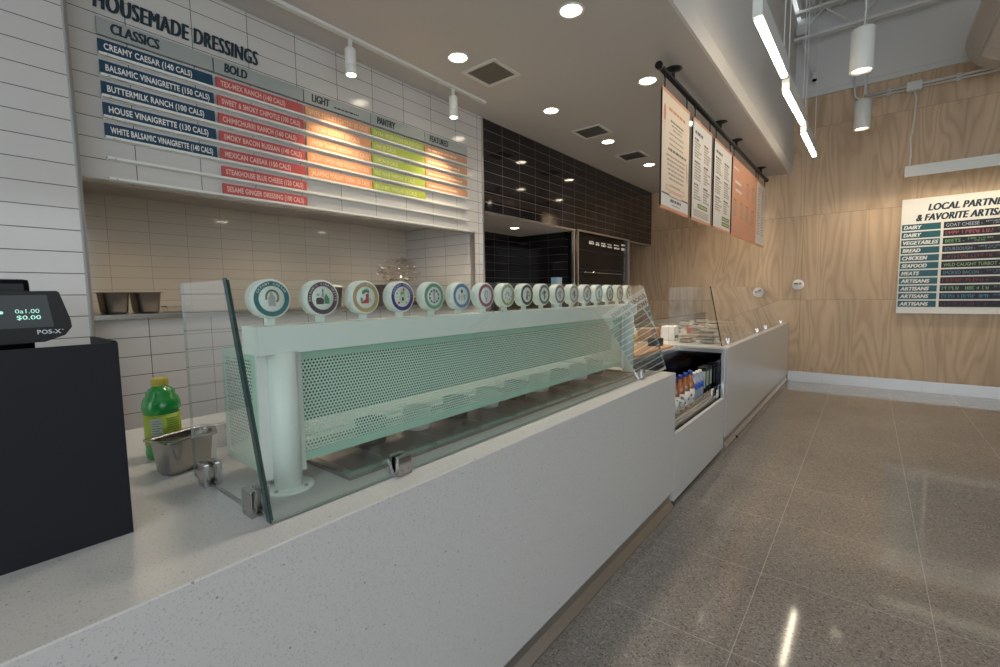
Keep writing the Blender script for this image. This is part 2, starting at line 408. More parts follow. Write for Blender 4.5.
# menu wall with serving opening (Y .5..3.37, Z 1.25..1.965)
OY0,OY1,OZ0,OZ1=-.2,3.36,1.250,1.965
mb=MB(); mb.box(XW-.14,XW,OY0,3.50,OZ1,ZC); mb.box(XW-.14,XW,OY0,3.50,0,OZ0); mb.box(XW-.14,XW,OY1,3.50,OZ0,OZ1)
mb.box(XW-.14,XW,YN,OY0,0,ZC)
struct('wall_menu', mb, 'white_tile')
struct('wall_pier', MB().box(-3.0,-2.9,-1.6,.478,0,ZC), 'pier_tile')
struct('trim_4', MB().box(-2.935,-2.897,.478,.487,0,ZC,bev=.002).box(-2.99,-2.935,.478,.505,0,ZC), 'pier_trim')
struct('trim_5', MB().box(XW-.02,XW+.012,.3,OY1+.03,OZ1-.010,OZ1+.004), 'grey_metal')
mb=MB(); mb.box(XW-.03,XW+.012,OY1-.014,OY1+.004,OZ0,OZ1); struct('trim_6', mb, 'alu')
struct('trim_7', MB().box(XW-.012,XW+.010,3.498,3.516,0,ZC), 'alu')
# prep room seen through the opening
struct('wall_prep', MB().box(-4.15,-4.0,YN,3.6,0,ZC), 'prep_tile')
struct('wall_return', MB().box(-4.0,XW-.14,OY1,OY1+.14,0,ZC), 'return_tile')
struct('trim_8', MB().box(-4.0,XW-.14,-.6,OY1,2.06,2.10), 'ceil')
for i,(x,y) in enumerate(((-3.33,.75),(-3.33,1.75),(-3.33,2.75))):  # unseen lamps, added to give the prep wall its warm light
    t=thing('added_prep_light','unseen added round light in the soffit over the ledge, '+['above the two worn pans','above the middle of the ledge','above the crumb trays'][i],'ceiling light',(x,y,2.06),'unseen added lights over the ledge')
    MB().lathe([(0,-.002),(.05,-.002),(.05,-.0005),(0,-.0005)],(x,y,2.06),20).build('lamp','lamp',t)
    MB().lathe([(.0505,-.0005),(.052,-.004),(.062,-.004),(.064,-.0005),(.0505,-.0005)],(x,y,2.06),20,caps=False).build('trim_ring','white_paint',t)
    l=bpy.data.lights.new('added_prep_beam','SPOT'); l.energy=16; l.color=(1,.78,.52); l.spot_size=R(150); l.spot_blend=.8; l.shadow_soft_size=.05
    ob=bpy.data.objects.new('added_prep_beam',l); COL.objects.link(ob); ob.location=(x,y,2.05)
# stainless ledge of the opening
led=MB(); led.box(-3.35,-2.975,-.19,OY1-.003,OZ0+.0005,OZ0+.030,bev=.006)
o=led.build('serving_ledge','steel',origin=(-3.15,1.5,OZ0)); tag(o,'long stainless steel ledge along the bottom of the serving opening','ledge')
# black tiled wall and its niches
NZ=2.172
mb=MB(); mb.box(XW-.14,XW,3.516,8.02,NZ,ZC); mb.box(XW-.14,XW,3.516,8.02,ZC-.9,ZC) if 0 else None
mb.box(XW-.14,XW,3.516,7.05,0,1.12)
struct('wall_black', mb, 'black_tile')
mb=MB(); mb.box(XW-1.0,XW-.86,3.516,5.4,0,NZ+.02); struct('wall_niche', mb, 'black_tile')
mb=MB(); mb.box(XW-.86,XW-.14,5.30,5.40,0,NZ); mb.box(XW-.86,XW-.14,3.50,3.53,0,NZ); struct('wall_niche_side', mb, 'black_tile_x')
struct('trim_9', MB().box(XW-.86,XW-.01,3.53,5.30,NZ-.01,NZ+.03), 'ceil')
mb=MB(); mb.box(XW-.01,XW+.012,3.53,5.33,NZ-.012,NZ+.012); mb.box(XW-.02,XW+.014,5.285,5.315,1.12,NZ+.012)
mb.box(XW-.02,XW+.014,5.385,5.415,1.12,NZ+.02); mb.box(XW-.01,XW+.012,5.40,7.05,NZ,NZ+.022); mb.box(XW-.02,XW+.014,7.035,7.06,0,NZ+.02); mb.box(XW-.01,XW+.012,7.06,8.02,NZ-.01,NZ+.008)
struct('trim_10', mb, 'alu')
struct('wall_side', MB().box(XW-.9,XW-.14,7.0,7.05,0,NZ), 'ply')
struct('ceiling_side', MB().box(-6.2,XW-.14,7.05,YB,NZ+.3,NZ+.35), 'ceil')
struct('wall_left', MB().box(-6.3,-6.2,YN,YB,0,ZC), 'white_paint')
# storefront: windows behind the camera and along the right hand wall
struct('wall_right', MB().box(XR,XR+.12,YN,YB,3.0,ZH+.2).box(XR,XR+.12,YN,YB,0,.8).box(XR,XR+.12,2.3,YB,.8,3.0).box(XR,XR+.12,YN,-4.3,.8,3.0), 'white_paint')
wn=1
ys=[-4.3,-2.1,.1,2.3]
for a,b_ in zip(ys,ys[1:]):
    mb=MB()
    for y in (a,b_-.06): mb.box(XR+.02,XR+.10,y,y+.06,.8,3.0,0)
    for z in (.8,2.1,2.94): mb.box(XR+.02,XR+.10,a,b_,z,z+.06,0)
    mb.box(XR+.055,XR+.065,a+.06,b_-.06,.86,2.94,1)
    struct('window_%d'%wn, mb, ['black','glass_window']); wn+=1
struct('wall_near', MB().box(-6.2,XR,YN-.12,YN,4.9,ZH+.2).box(-6.2,-2.2,YN-.12,YN,0,4.9), 'white_paint')
xs=[-2.2,.1,2.4,4.6]
for a,b_ in zip(xs,xs[1:]):
    mb=MB()
    for x in (a,b_-.06): mb.box(x,x+.06,YN-.1,YN-.02,0,4.9,0)
    for z in (0,.9,2.4,3.6,4.84): mb.box(a,b_,YN-.1,YN-.02,z,z+.06,0)
    mb.box(a+.06,b_-.06,YN-.065,YN-.055,.06,4.84,1)
    struct('window_%d'%wn, mb, ['black','glass_window']); wn+=1
# high deck: ribbed steel, ribs along Y
poly=[]; x=-1.0; zt=ZH
while x<XR:
    poly+=[(x,zt),(x+.07,zt),(x+.09,zt-.05),(x+.13,zt-.05)]; x+=.15
top=[(p[0],zt+.06) for p in reversed(poly)]
mb=MB(); mb.add([(p[0],YN,p[1]) for p in poly]+[(p[0],YB,p[1]) for p in poly],[(i,i+1,len(poly)+i+1,len(poly)+i) for i in range(len(poly)-1)])
mb.box(-1.0,XR,YN,YB,zt+.005,zt+.05)
struct('ceiling_deck', mb, 'deck')
# stainless wall base
mb=MB(); mb.box(-.9,XR,YB-.012,YB,0,.145)
for x in (-.48,.06,.60,.80,1.4,2.0,2.6,3.2): mb.box(x,x+.004,YB-.0135,YB-.011,0,.145,1)
struct('baseboard_back', mb, ['base_metal','steel_dull'])

# ------------------------------------------------------------------ open-web joists under the deck
def joist(y,label,zb=4.80,zt=5.15):
    t=thing('roof_joist',label,'joist',(1.8,y,zb),'open-web joists under the roof deck')
    c=MB()
    for z in (zb,zt): c.box(-.97,XR,y-.045,y-.008,z,z+.035); c.box(-.97,XR,y+.008,y+.045,z,z+.035)
    c.build('chord','deck',t)
    w=MB(); x=-.95; k=0
    while x<XR-.4:
        a,b_=(zb+.02,zt) if k%2==0 else (zt,zb+.02)
        w.cyl((x,y,a),(x+.33,y,b_),.011,8); x+=.33; k+=1
    w.build('web','deck',t)
joist(7.85,'open-web steel joist running beside the upper back wall')
joist(6.45,'open-web steel joist one bay in front of the back wall')
joist(5.0,'open-web steel joist furthest from the back wall')

# ------------------------------------------------------------------ recessed lights and vents in the low ceiling
DLW=62
M['vent_grey']=mat('vent grey',(.42,.40,.38),.6); M['vent_back']=mat('vent back',(.20,.19,.18),.7)
def downlight(x,y,label):
    t=thing('recessed_downlight',label,'ceiling light',(x,y,ZC),'recessed downlights in the low ceiling')
    MB().lathe([(.064,-.0005),(.066,-.004),(.080,-.006),(.082,-.0005),(.064,-.0005)],(x,y,ZC),28,caps=False).build('trim_ring','white_paint',t)
    MB().lathe([(.0,-.0015),(.0645,-.0015),(.0645,-.0003),(0,-.0003)],(x,y,ZC),28).build('lamp','lamp',t)
    l=bpy.data.lights.new('downlight_beam','SPOT'); l.energy=DLW; l.color=(1,.87,.70); l.spot_size=R(125); l.spot_blend=.9; l.shadow_soft_size=.14
    ob=bpy.data.objects.new('downlight_beam',l); COL.objects.link(ob); ob.location=(x,y,ZC-.012)
DL=[(-1.49,2.594,'round recessed downlight nearest the camera, alone at the top of the ceiling'),
    (-1.48,3.816,'round recessed downlight beside the near end of the black menu pipe'),
    (-1.48,5.04,'round recessed downlight glimpsed between the first two hanging menus'),
    (-1.48,6.26,'round recessed downlight behind the third hanging menu board'),
    (-2.404,2.552,'round recessed downlight between the track and the largest ceiling vent'),
    (-2.411,3.821,'round recessed downlight between the largest vent and the middle vent'),
    (-2.395,5.006,'round recessed downlight just beyond the middle ceiling vent'),
    (-2.391,6.255,'round recessed downlight farthest along, beyond the smallest-looking vent'),
    (-1.49,1.35,'round recessed downlight above the register'),
    (-1.49,7.45,'round recessed downlight near the back wall behind the last menu board')]
for d in DL: downlight(*d)
def vent(x,y,label):
    t=thing('ceiling_vent',label,'vent',(x,y,ZC),'square vents in the low ceiling')
    a=.165
    f=MB()
    for q in ((-a,a,-a,-a+.03),(-a,a,a-.03,a),(-a,-a+.03,-a+.03,a-.03),(a-.03,a,-a+.03,a-.03)): f.box(x+q[0],x+q[1],y+q[2],y+q[3],ZC-.008,ZC-.0003)
    f.build('frame','white_paint',t)
    s=MB(); s.box(x-a+.03,x+a-.03,y-a+.03,y+a-.03,ZC-.002,ZC-.0003,1)
    k=-a+.04
    while k<a-.04: s.add([(x-a+.03,y+k,ZC-.007),(x+a-.03,y+k,ZC-.007),(x+a-.03,y+k+.011,ZC-.003),(x-a+.03,y+k+.011,ZC-.003)],[(0,1,2,3)],0); k+=.019
    s.build('louvers',['vent_grey','vent_back'],t)
vent(-2.37,2.89,'square louvred ceiling vent nearest the camera')
vent(-2.382,4.589,'square louvred ceiling vent, middle of the row of three')
vent(-2.402,5.707,'square louvred ceiling vent farthest from the camera')
# track light over the menu
XT=-2.755
t=thing('track_rail','white lighting track on the ceiling above the dressings menu','track',(XT,1.7,ZC))
r_=MB(); r_.box(XT-.017,XT-.006,.4,3.26,ZC-.02,ZC); r_.box(XT+.006,XT+.017,.4,3.26,ZC-.02,ZC); r_.box(XT-.006,XT+.006,.4,3.26,ZC-.008,ZC)
r_.build('rail','white',t); MB().box(XT-.018,XT+.018,3.25,3.262,ZC-.021,ZC).build('end_cap','white_paint',t)
def track_head(y,label):
    t=thing('track_spotlight',label,'spotlight',(XT,y,ZC-.02),'spotlights on the ceiling track')
    MB().box(XT-.008,XT+.008,y-.012,y+.012,ZC-.09,ZC-.018,bev=.002).build('stem','white',t)
    z=ZC-.25
    MB().lathe([(.030,0),(.036,.002),(.036,.055),(.033,.058),(.033,.063),(.036,.066),(.036,.16),(.030,.168),(0,.168)],(XT,y,z),20).build('barrel','white',t)
    MB().lathe([(0,-.001),(.030,-.001),(.030,.004)],(XT,y,z),20).build('lamp','spot_lamp',t)
    l=bpy.data.lights.new('track_beam','SPOT'); l.energy=30; l.color=(1,.78,.52); l.spot_size=R(78); l.spot_blend=.8; l.shadow_soft_size=.03
    ob=bpy.data.objects.new('track_beam',l); COL.objects.link(ob); ob.location=(XT,y,z-.012); ob.rotation_euler=(0,R(12),0)
    return t
track_head(1.885,'white cylindrical track spotlight above the LIGHT column of the menu')
track_head(2.857,'white cylindrical track spotlight near the end of the track')

# ------------------------------------------------------------------ dressings menu on the wall
XM=XW+.001
mb=MB(); put_text(mb,'HOUSEMADE DRESSINGS',(XM+.004,.617,2.782),'+x',w=.772,h=.088,bold=0,shear=.12,fat=.0045,sp=1.10)
o=mb.build('wall_lettering','ink',origin=(XM,1.0,2.78)); tag(o,'raised dark navy letters HOUSEMADE DRESSINGS above the menu slats','lettering')
cols=[('CLASSICS',.617,1.128),('BOLD',1.133,1.668),('LIGHT',1.673,2.198),('PANTRY',2.203,2.741),('FEATURED',2.743,3.271)]
for i,(nm,y0,y1) in enumerate(cols):
    t=thing('menu_header',f'grey header strip reading {nm} above the menu slats','sign',(XM,(y0+y1)/2,2.653),'grey header strips of the menu')
    MB().box(XM+.006,XM+.022,y0,y1-.002,2.653,2.735,bev=.001).build('strip','header',t)
    mb=MB(); put_text(mb,nm,(XM+.0228,y0+.055,2.672),'+x',h=.052,w={'CLASSICS':.20,'BOLD':.125,'LIGHT':.13,'PANTRY':.17,'FEATURED':.22}[nm],bold=.012,shear=.12,fat=.0026)
    if nm=='LIGHT': put_words(mb,(XM+.0228,y0+.22,2.676),'+x',.2,.010,3)
    mb.build('lettering','ink' if i>1 else 'ink',t)
items=[('navy','print_white',['CREAMY CAESAR (140 CALS)','BALSAMIC VINAIGRETTE (150 CALS)','BUTTERMILK RANCH (100 CALS)','HOUSE VINAIGRETTE (130 CALS)','WHITE BALSAMIC VINAIGRETTE (140 CALS)']),
 ('red','print_pale',['TEX-MEX RANCH (140 CALS)','SWEET & SMOKY CHIPOTLE (100 CALS)','CHIMICHURRI RANCH (160 CALS)','SMOKY BACON RUSSIAN (140 CALS)','MEXICAN CAESAR (150 CALS)','STEAKHOUSE BLUE CHEESE (120 CALS)','SESAME GINGER DRESSING (100 CALS)']),
 ('orange','print_pale',['GREEK YOGURT TZATZIKI (35 CALS)','MEXICAN GODDESS (80 CALS)','LEMON TAHINI DRESSING (25 CALS)','CREAMY LEMON HERB DRESSING (70 CALS)','JALAPENO YOGURT CREMA (30 CALS)']),
 ('green','print_pale_g',['EXTRA VIRGIN OLIVE OIL (120 CALS)','LIME (0 CALS)','LEMON (0 CALS)','RED WINE VINEGAR (0 CALS)','BALSAMIC VINEGAR (10 CALS)']),
 ('tan','print_pale',[None]*4)]
M['red_print']=mat('pink print',(.78,.52,.48),.5)
zrow=lambda k: 2.5695-.1*k
ordn=['top','second','third','fourth']
for ci,(mm,pm,its) in enumerate(items):
    y0,y1=cols[ci][1],cols[ci][2]
    if ci==1: y0+=.008; pm='red_print'
    if ci==2: y0+=.006
    for k,s_ in enumerate(its):
        z0=zrow(k); lab=f'{mm} menu slat reading {s_.split(" (")[0]} on the tiled wall' if s_ else f'tan slat of small pale print under FEATURED, {ordn[k]} in its column'
        t=thing('dressing_sign',lab,'menu slat',(XM,(y0+y1)/2,z0),'coloured slats of the dressings menu')
        MB().box(XM+.010,XM+.020,y0,y1-.006,z0,z0+.062,bev=.0008).build('slat',mm,t)
        mb=MB()
        if s_:
            L_=len(s_); w=min((y1-y0)*.90,.0158*L_)
            put_text(mb,s_,(XM+.0206,y0+.022,z0+.017),'+x',w=w,h=.031,bold=.024,shear=.0)
        else:
            put_words(mb,(XM+.0206,y0+.03,z0+.022),'+x',.36+.03*(k%3),.016,40+k)
        mb.build('lettering',pm,t)
for k in range(7):
    z0=zrow(k)
    r_=MB(); r_.box(XM,XM+.024,.617,3.271,z0-.0075,z0-.001); r_.box(XM+.024,XM+.0265,.617,3.271,z0-.013,z0+.000); r_.box(XM,XM+.003,.617,3.271,z0-.016,z0-.0075)
    r_.cyl((XM+.02,.65,z0-.008),(XM+.0272,.65,z0-.008),.0035,8,1)
    o=r_.build('menu_rail',['white','steel_dull'],origin=(XM,1.94,z0-.02))
    tag(o,['thin white rail holding the menu row that starts with CREAMY CAESAR','thin white rail holding the menu row that starts with BALSAMIC VINAIGRETTE','thin white rail holding the menu row that starts with BUTTERMILK RANCH','thin white rail holding the menu row that starts with HOUSE VINAIGRETTE','thin white rail holding the menu row that starts with WHITE BALSAMIC VINAIGRETTE','thin white rail carrying only the STEAKHOUSE BLUE CHEESE slat','lowest thin white rail, carrying only the SESAME GINGER DRESSING slat'][k],'rail','rails of the dressings menu')

# ------------------------------------------------------------------ counters
XC=-.91; ZT=.857
def slab_front(ya,yb,zt):
    pf=((XC-.02,.10),(XC,.10),(XC,zt-.003),(XC-.003,zt),(XC-.02,zt)); n=len(pf)
    return MB().add([(x,y,z) for y in (ya,yb) for x,z in pf],[(k,(k+1)%n,n+(k+1)%n,n+k) for k in range(n)]+[tuple(range(n)),tuple(range(n,2*n))])
t=thing('service_counter','long speckled white quartz service counter running away from the camera','counter',(-1.5,.8,0))
w=MB(); w.box(-2.19,XC-.0201,-1.6,2.87,ZT-.03,ZT); w.build('worktop','quartz',t)
slab_front(-1.6,2.87,ZT).build('front_panel','quartz',t)
MB().prism([(XC-.045,.102),(XC-.022,.102),(XC-.018,.035),(XC+.014,.008),(XC+.014,0),(XC-.045,0)][::-1],'y',-1.6,2.84) if 0 else None
k=MB(); k.add([(x,y,z) for y in (-1.6,2.84) for x,z in ((XC-.012,.100),(XC-.012,.045),(XC+.012,.012),(XC+.012,0),(XC-.05,0),(XC-.05,.1))],
   [(0,1,7,6),(1,2,8,7),(2,3,9,8),(3,4,10,9),(4,5,11,10),(5,0,6,11),(0,5,4,3,2,1),(6,7,8,9,10,11)])
k.build('toe_kick','kick',t)
MB().box(-2.12,XC-.06,-1.58,2.84,.0,ZT-.031).build('cabinet_body','steel_dull',t)
# drop-in grab and go cooler
t=thing('drink_cooler','open-topped stainless drink cooler set between the two counter sections','cooler',(-1.15,3.5,0))
CY0,CY1=2.874,4.19; XCB=-1.29
f=MB(); f.box(XC-.025,XC,CY0,4.145,.028,.462,bev=.002); f.build('front_panel','quartz',t)
l=MB(); l.box(XCB,XC-.03,CY0,CY1-.03,.38,.40); l.box(XCB-.02,XCB,CY0,CY1,.0,.84); l.box(XCB,XC-.03,CY0,CY0+.012,.02,.84); l.box(XCB,XC-.03,CY1-.05,CY1-.03,.02,.84)
l.build('liner','liner',t)
bp=MB(); bp.add([(XCB+.002,2.90,.60),(XCB+.002,4.12,.834),(XCB+.002,2.90,.834),(XCB+.006,2.90,.60),(XCB+.006,4.12,.834),(XCB+.006,2.90,.834)],[(0,1,2),(5,4,3),(0,3,4,1),(1,4,5,2),(2,5,3,0)]); bp.build('back_strip','steel',t)
rm=MB(); rm.box(XCB-.03,XCB,3.0,CY1+.02,.835,.872,bev=.004); rm.box(XCB-.0,XC-.006,CY1-.03,CY1+.02,.835,.872,bev=.004); rm.box(XC-.035,XC-.006,CY1-.035,CY1-.012,.462,.84,bev=.003)
rm.build('rim','alu',t)
rl=MB(); rl.box(XC-.075,XC-.045,CY0+.012,CY1-.05,.45,.495,bev=.003); rl.build('front_rail','alu',t)
gp=MB(); gp.box(XC-.064,XC-.058,CY0+.015,CY1-.055,.497,.56); gp.build('guard_glass','glass',t)
ps=MB(); ps.box(XC-.044,XC-.040,CY1-.13,CY1-.065,.47,.535); ps.build('price_card','paper_white',t)
sh=MB(); sh.box(XCB+.008,XC-.04,CY1-.056,CY1-.0505,.40,.83); sh.build('end_liner','dark_mirror',t)
kb=MB(); kb.box(XCB,XC-.06,CY0,4.15,0,.02); kb.build('base_plate','black',t)
# far counter
t=thing('far_counter','far pale quartz counter section ending at the plywood wall','counter',(-1.5,6.1,0))
w=MB(); w.box(-2.19,XC-.0201,4.215,YB-.014,.845,.877); w.build('worktop','quartz',t)
slab_front(4.215,YB-.014,.877).build('front_panel','quartz',t)
k=MB(); k.add([(x,y,z) for y in (4.215,YB-.016) for x,z in ((XC-.012,.100),(XC-.012,.045),(XC+.008,.012),(XC+.008,.004),(XC-.05,.004),(XC-.05,.1))],
   [(0,1,7,6),(1,2,8,7),(2,3,9,8),(3,4,10,9),(4,5,11,10),(5,0,6,11),(0,5,4,3,2,1),(6,7,8,9,10,11)])
k.build('toe_kick','kick',t)
MB().box(-2.12,XC-.06,4.22,YB-.03,.0,.8445).build('cabinet_body','steel_dull',t)
MB().lathe([(.022,0),(.022,.012),(.012,.014),(.012,.02)],(XC+.0,4.62,0),14).build('levelling_foot','black',t)

t=thing('rear_counter','narrow quartz worktop behind the drink cooler','counter',(-1.75,3.55,0))
MB().box(-2.19,XCB-.034,2.88,4.205,.835,.867,bev=.002).build('worktop','quartz',t); MB().box(-2.12,XCB-.06,2.9,4.18,0,.834).build('cabinet_body','steel_dull',t)

# ------------------------------------------------------------------ glass guards
def guard(y0,y1,xb,xt,zb,zt,label,edge,name='glass_guard',th=.008,em='glass_edge_far'):
    t=thing(name,label,'glass guard',(xb,(y0+y1)/2,zb))
    mb=MB()
    p=[(xb,y0,zb),(xb,y1,zb),(xt,y1,zt),(xt,y0,zt)]; q=[(a-th,b_,c) for a,b_,c in p]
    mb.add(p+q,[(0,1,2,3),(7,6,5,4)],0); mb.build('pane','glass',t,recalc=False)
    e=MB(); e.add(p+q,[(0,4,5,1),(1,5,6,2),(2,6,7,3)],0); e.build('polished_edge',em,t)
    tw=max(th,.019) if edge=='glass_edge' else th
    n=MB(); n.hexa([(xb-tw,y0-.002,zb),(xb,y0-.002,zb),(xb,y0,zb),(xb-tw,y0,zb)],[(xt-tw,y0-.002,zt),(xt,y0-.002,zt),(xt,y0,zt),(xt-tw,y0,zt)]); n.build('end_edge',edge,t)
    return t
guard(.437,2.96,-1.0,-1.158,ZT+.004,1.402,'long tilted front glass guard over the dressing bar','glass_edge',th=.010,em='glass_edge_lt')
guard(4.30,7.92,-.972,-1.078,.88,1.402,'tilted front glass guard on the far counter','glass_edge_black')
def end_guard(y,xf_b,xf_t,xr,zb,zt,label,th=.007,fe='glass_edge_far'):
    t=thing('end_glass_panel',label,'glass guard',(xr,y,zb))
    p=[(xr,y,zb),(xf_b,y,zb),(xf_t,y,zt),(xr,y,zt)]; q=[(a,y+th,c) for a,_,c in p]
    mb=MB(); mb.add(p+q,[(0,1,2,3),(7,6,5,4)]); mb.build('pane','glass',t,recalc=False)
    e=MB(); e.add(p+q,[(2,6,7,3),(3,7,4,0)]); e.build('polished_edge','glass_edge_lt',t)
    e=MB(); e.add(p+q,[(0,4,5,1),(1,5,6,2)]); e.build('front_edge',fe,t)
end_guard(.440,-1.0125,-1.1705,-1.478,ZT+.004,1.398,'upright glass end panel nearest the camera, beside the steel pan',fe='glass_edge')
end_guard(2.945,-1.0125,-1.1705,-1.478,ZT+.03,1.398,'upright glass end panel at the cooler end of the dressing bar')
end_guard(4.31,-.992,-1.096,-1.44,.88,1.398,'upright glass end panel of the far counter')
def clamp(c,axis,label,g='steel clamps holding the glass'):
    """two bright jaws either side of the pane; axis = direction across the glass"""
    x,y,z=c
    t=thing('glass_clamp',label,'clamp',(x,y,z),g)
    for s_ in (-1,1):
        m_=MB()
        if axis=='y': m_.box(x-.024,x+.024,y+s_*.008 if s_>0 else y-.022,y+.022 if s_>0 else y-.008,z,z+.062,bev=.003)
        else: m_.box(x+.008 if s_>0 else x-.022,x+.022 if s_>0 else x-.008,y-.024,y+.024,z,z+.055,bev=.003)
        j=m_.build('jaw','steel_bright',t)
    m_=MB()
    for d in (-.011,.011):
        if axis=='y': m_.cyl((x+d,y-.0225,z+.014),(x+d,y-.0205,z+.014),.0035,10)
        else: m_.cyl((x+.0205,y+d,z+.016),(x+.0228,y+d,z+.016),.0035,10)
    m_.build('screws','steel_dull',t)
    MB().box(x-.02,x+.02,y-.02,y+.02,z-.0005,z+.004).build('foot','steel_dull',t)
clamp((-1.362,.443,ZT),'y','steel glass clamp beside the small steel pan')
clamp((-1.087,.443,ZT),'y','steel glass clamp at the near corner of the glass guard')
clamp((-1.008,.80,ZT),'x','steel glass clamp on the front edge under the near dressing medallions')
clamp((-1.008,2.545,ZT),'x','steel glass clamp on the front edge at the far post')
clamp((-.985,4.55,.877),'x','steel glass clamp on the far counter beside the drink cooler')
clamp((-.985,5.95,.877),'x','steel glass clamp halfway along the far counter')
clamp((-.985,6.5,.877),'x','second steel glass clamp from the plywood wall on the far counter')
clamp((-.985,7.78,.877),'x','steel glass clamp closest to the plywood wall')

# ------------------------------------------------------------------ dressing bar: posts, beam, perforated housing
t=thing('dressing_bar','mint and white dressing dispenser bar behind the glass guard','dispenser bar',(-1.17,1.65,ZT))
YP=(.562,2.752)
MB().box(-1.245,-1.15,.497,2.84,1.212,1.284,bev=.0025).build('beam','mint',t)
for y in YP:
    p=MB(); p.lathe([(.0345,.006),(.0345,.36)],(-1.172,y,ZT),32).build('post','mint',t)
    fl=MB(); fl.lathe([(.062,0),(.062,.005),(.060,.0065),(.0,.0065)],(-1.172,y,ZT),36)
    for a in (0.5,2.07,3.64,5.2): fl.lathe([(.005,.0066),(.005,.010),(.003,.011),(0,.011)],(-1.172+.05*math.cos(a),y+.05*math.sin(a),ZT),10,1)
    fl.build('flange',['mint','steel'],t)
    MB().box(-1.196,-1.186,y-.058,y+.058,.885,1.212,bev=.001).build('bracket_plate','white',t)
XF,XK,YA,YE,ZA,ZE=-1.2,-1.415,.512,2.735,.908,1.216
MB().add([(XF,YA,ZA),(XF,YE,ZA),(XF,YE,ZE),(XF,YA,ZE)],[(0,1,2,3)]).build('front_screen','perf',t)
MB().add([(XF,YA,ZA),(XK,YA,ZA),(XK,YA,ZE),(XF,YA,ZE)],[(0,1,2,3)]).build('end_screen','perf',t)
MB().add([(XF,YE,ZA),(XK,YE,ZA),(XK,YE,ZE),(XF,YE,ZE)],[(0,1,2,3)]).build('end_screen','perf',t)
MB().box(XK-.002,XK,YA,YE,ZA+.05,ZE).build('back_sheet','panel_dark',t); MB().box(XK+.05,XF-.05,YA+.05,YE-.05,ZA+.09,ZE-.012,bev=.01).build('dark_filler','panel_dark',t)  # dark sheet and filler put inside so the punched holes look shaded
fr=MB()
fr.box(XF,XF+.004,YA,YE,ZA-.004,ZA+.020); fr.box(XF,XF+.004,YA,YE,ZE-.03,ZE); fr.box(XF,XF+.004,YE-.03,YE,ZA+.020,ZE-.03)
fr.box(XK,XF,YA-.004,YA,ZA-.004,ZA+.020); fr.box(XK,XF,YA-.004,YA,ZE-.022,ZE); fr.box(XK,XK+.016,YA-.004,YA,ZA+.020,ZE-.022); fr.box(XF-.03,XF,YA-.004,YA,ZA+.020,ZE-.022)
fr.box(XK,XF-.0005,YA+.0005,YE,ZE-.003,ZE-.001); fr.box(XK+.001,XK+.02,YA+.0005,YE,ZA-.003,ZA)
fr.build('edge_frame','mint_flange',t)
# medallions on the beam
def disc(mb,cx,cy,cz,r,n,mi,r0=0):
    if r0:
        vs=[(cx,cy+r_*math.cos(2*PI*k/n),cz+r_*math.sin(2*PI*k/n)) for r_ in (r0,r) for k in range(n)]
        mb.add(vs,[(k,(k+1)%n,n+(k+1)%n,n+k) for k in range(n)],mi)
    else: mb.add([(cx,cy+r*math.cos(2*PI*k/n),cz+r*math.sin(2*PI*k/n)) for k in range(n)],[tuple(range(n))],mi)
def shape(mb,c,pts,mi=0):
    mb.add([(c[0],c[1]+a*.001,c[2]+b_*.001) for a,b_ in pts],[tuple(range(len(pts)))],mi)
def blob(mb,c,u,v,ru,rv,mi=0,n=14,rot=0):
    pts=[]
    for k in range(n):
        a=2*PI*k/n; x,y=ru*math.cos(a),rv*math.sin(a)
        pts.append((u+x*math.cos(rot)-y*math.sin(rot),v+x*math.sin(rot)+y*math.cos(rot)))
    shape(mb,c,pts,mi)
ring_cols=[('teal',(.015,.16,.165)),('plum',(.085,.045,.065)),('gold',(.50,.35,.16)),('indigo',(.05,.03,.20)),('green',(.15,.36,.21)),('blue',(.13,.24,.42)),('crimson',(.32,.055,.12)),
 ('olive',(.36,.40,.18)),('black',(.03,.03,.04)),('slate blue',(.07,.17,.22)),('grey violet',(.20,.19,.27)),('pale grey',(.40,.40,.38)),('grey',(.26,.26,.27)),('silver',(.38,.38,.38)),('dark grey',(.16,.16,.17)),('rose grey',(.40,.26,.26)),('pale tan',(.45,.38,.28))]
ringm=[mat(n_+' ring print',c,.4) for n_,c in ring_cols]
M['pic_grey']=mat('grey drawing',(.42,.43,.40),.6); M['pic_dark']=mat('dark drawing',(.06,.045,.05),.6); M['pic_green']=mat('green drawing',(.08,.30,.12),.6)
M['pic_leaf']=mat('leaf drawing',(.24,.28,.10),.6); M['pic_red']=mat('red drawing',(.50,.06,.06),.6); M['pic_lime']=mat('lime drawing',(.45,.55,.20),.6); M['face']=mat('pale medallion face',(.66,.72,.68),.4)
PIC=['pic_grey','pic_dark','pic_green','pic_leaf','pic_red','pic_lime','face']
ring_txt=['CREAMY CAESAR','BALSAMIC VINAIGRETTE','TEX-MEX','AVOCADO GODDESS']
def arc_text(mb,s_,c,r,h,mi=0):
    n=len(s_); step=h*1.05/r; a=PI/2+step*(n-1)/2
    for ch in s_:
        if ch!=' ':
            vs,fs=text_geo(ch,.02,0); x0=min(v.x for v in vs); x1=max(v.x for v in vs); sc=h/.729
            out=[]
            for v in vs:
                lx=(v.x-(x0+x1)/2)*sc*.95; ly=v.y*sc; th=a-PI/2
                out.append((c[0],c[1]+r*math.cos(a)+lx*math.cos(th)-ly*math.sin(th),c[2]+r*math.sin(a)+lx*math.sin(th)+ly*math.cos(th)))
            mb.add(out,fs,mi)
        a-=step
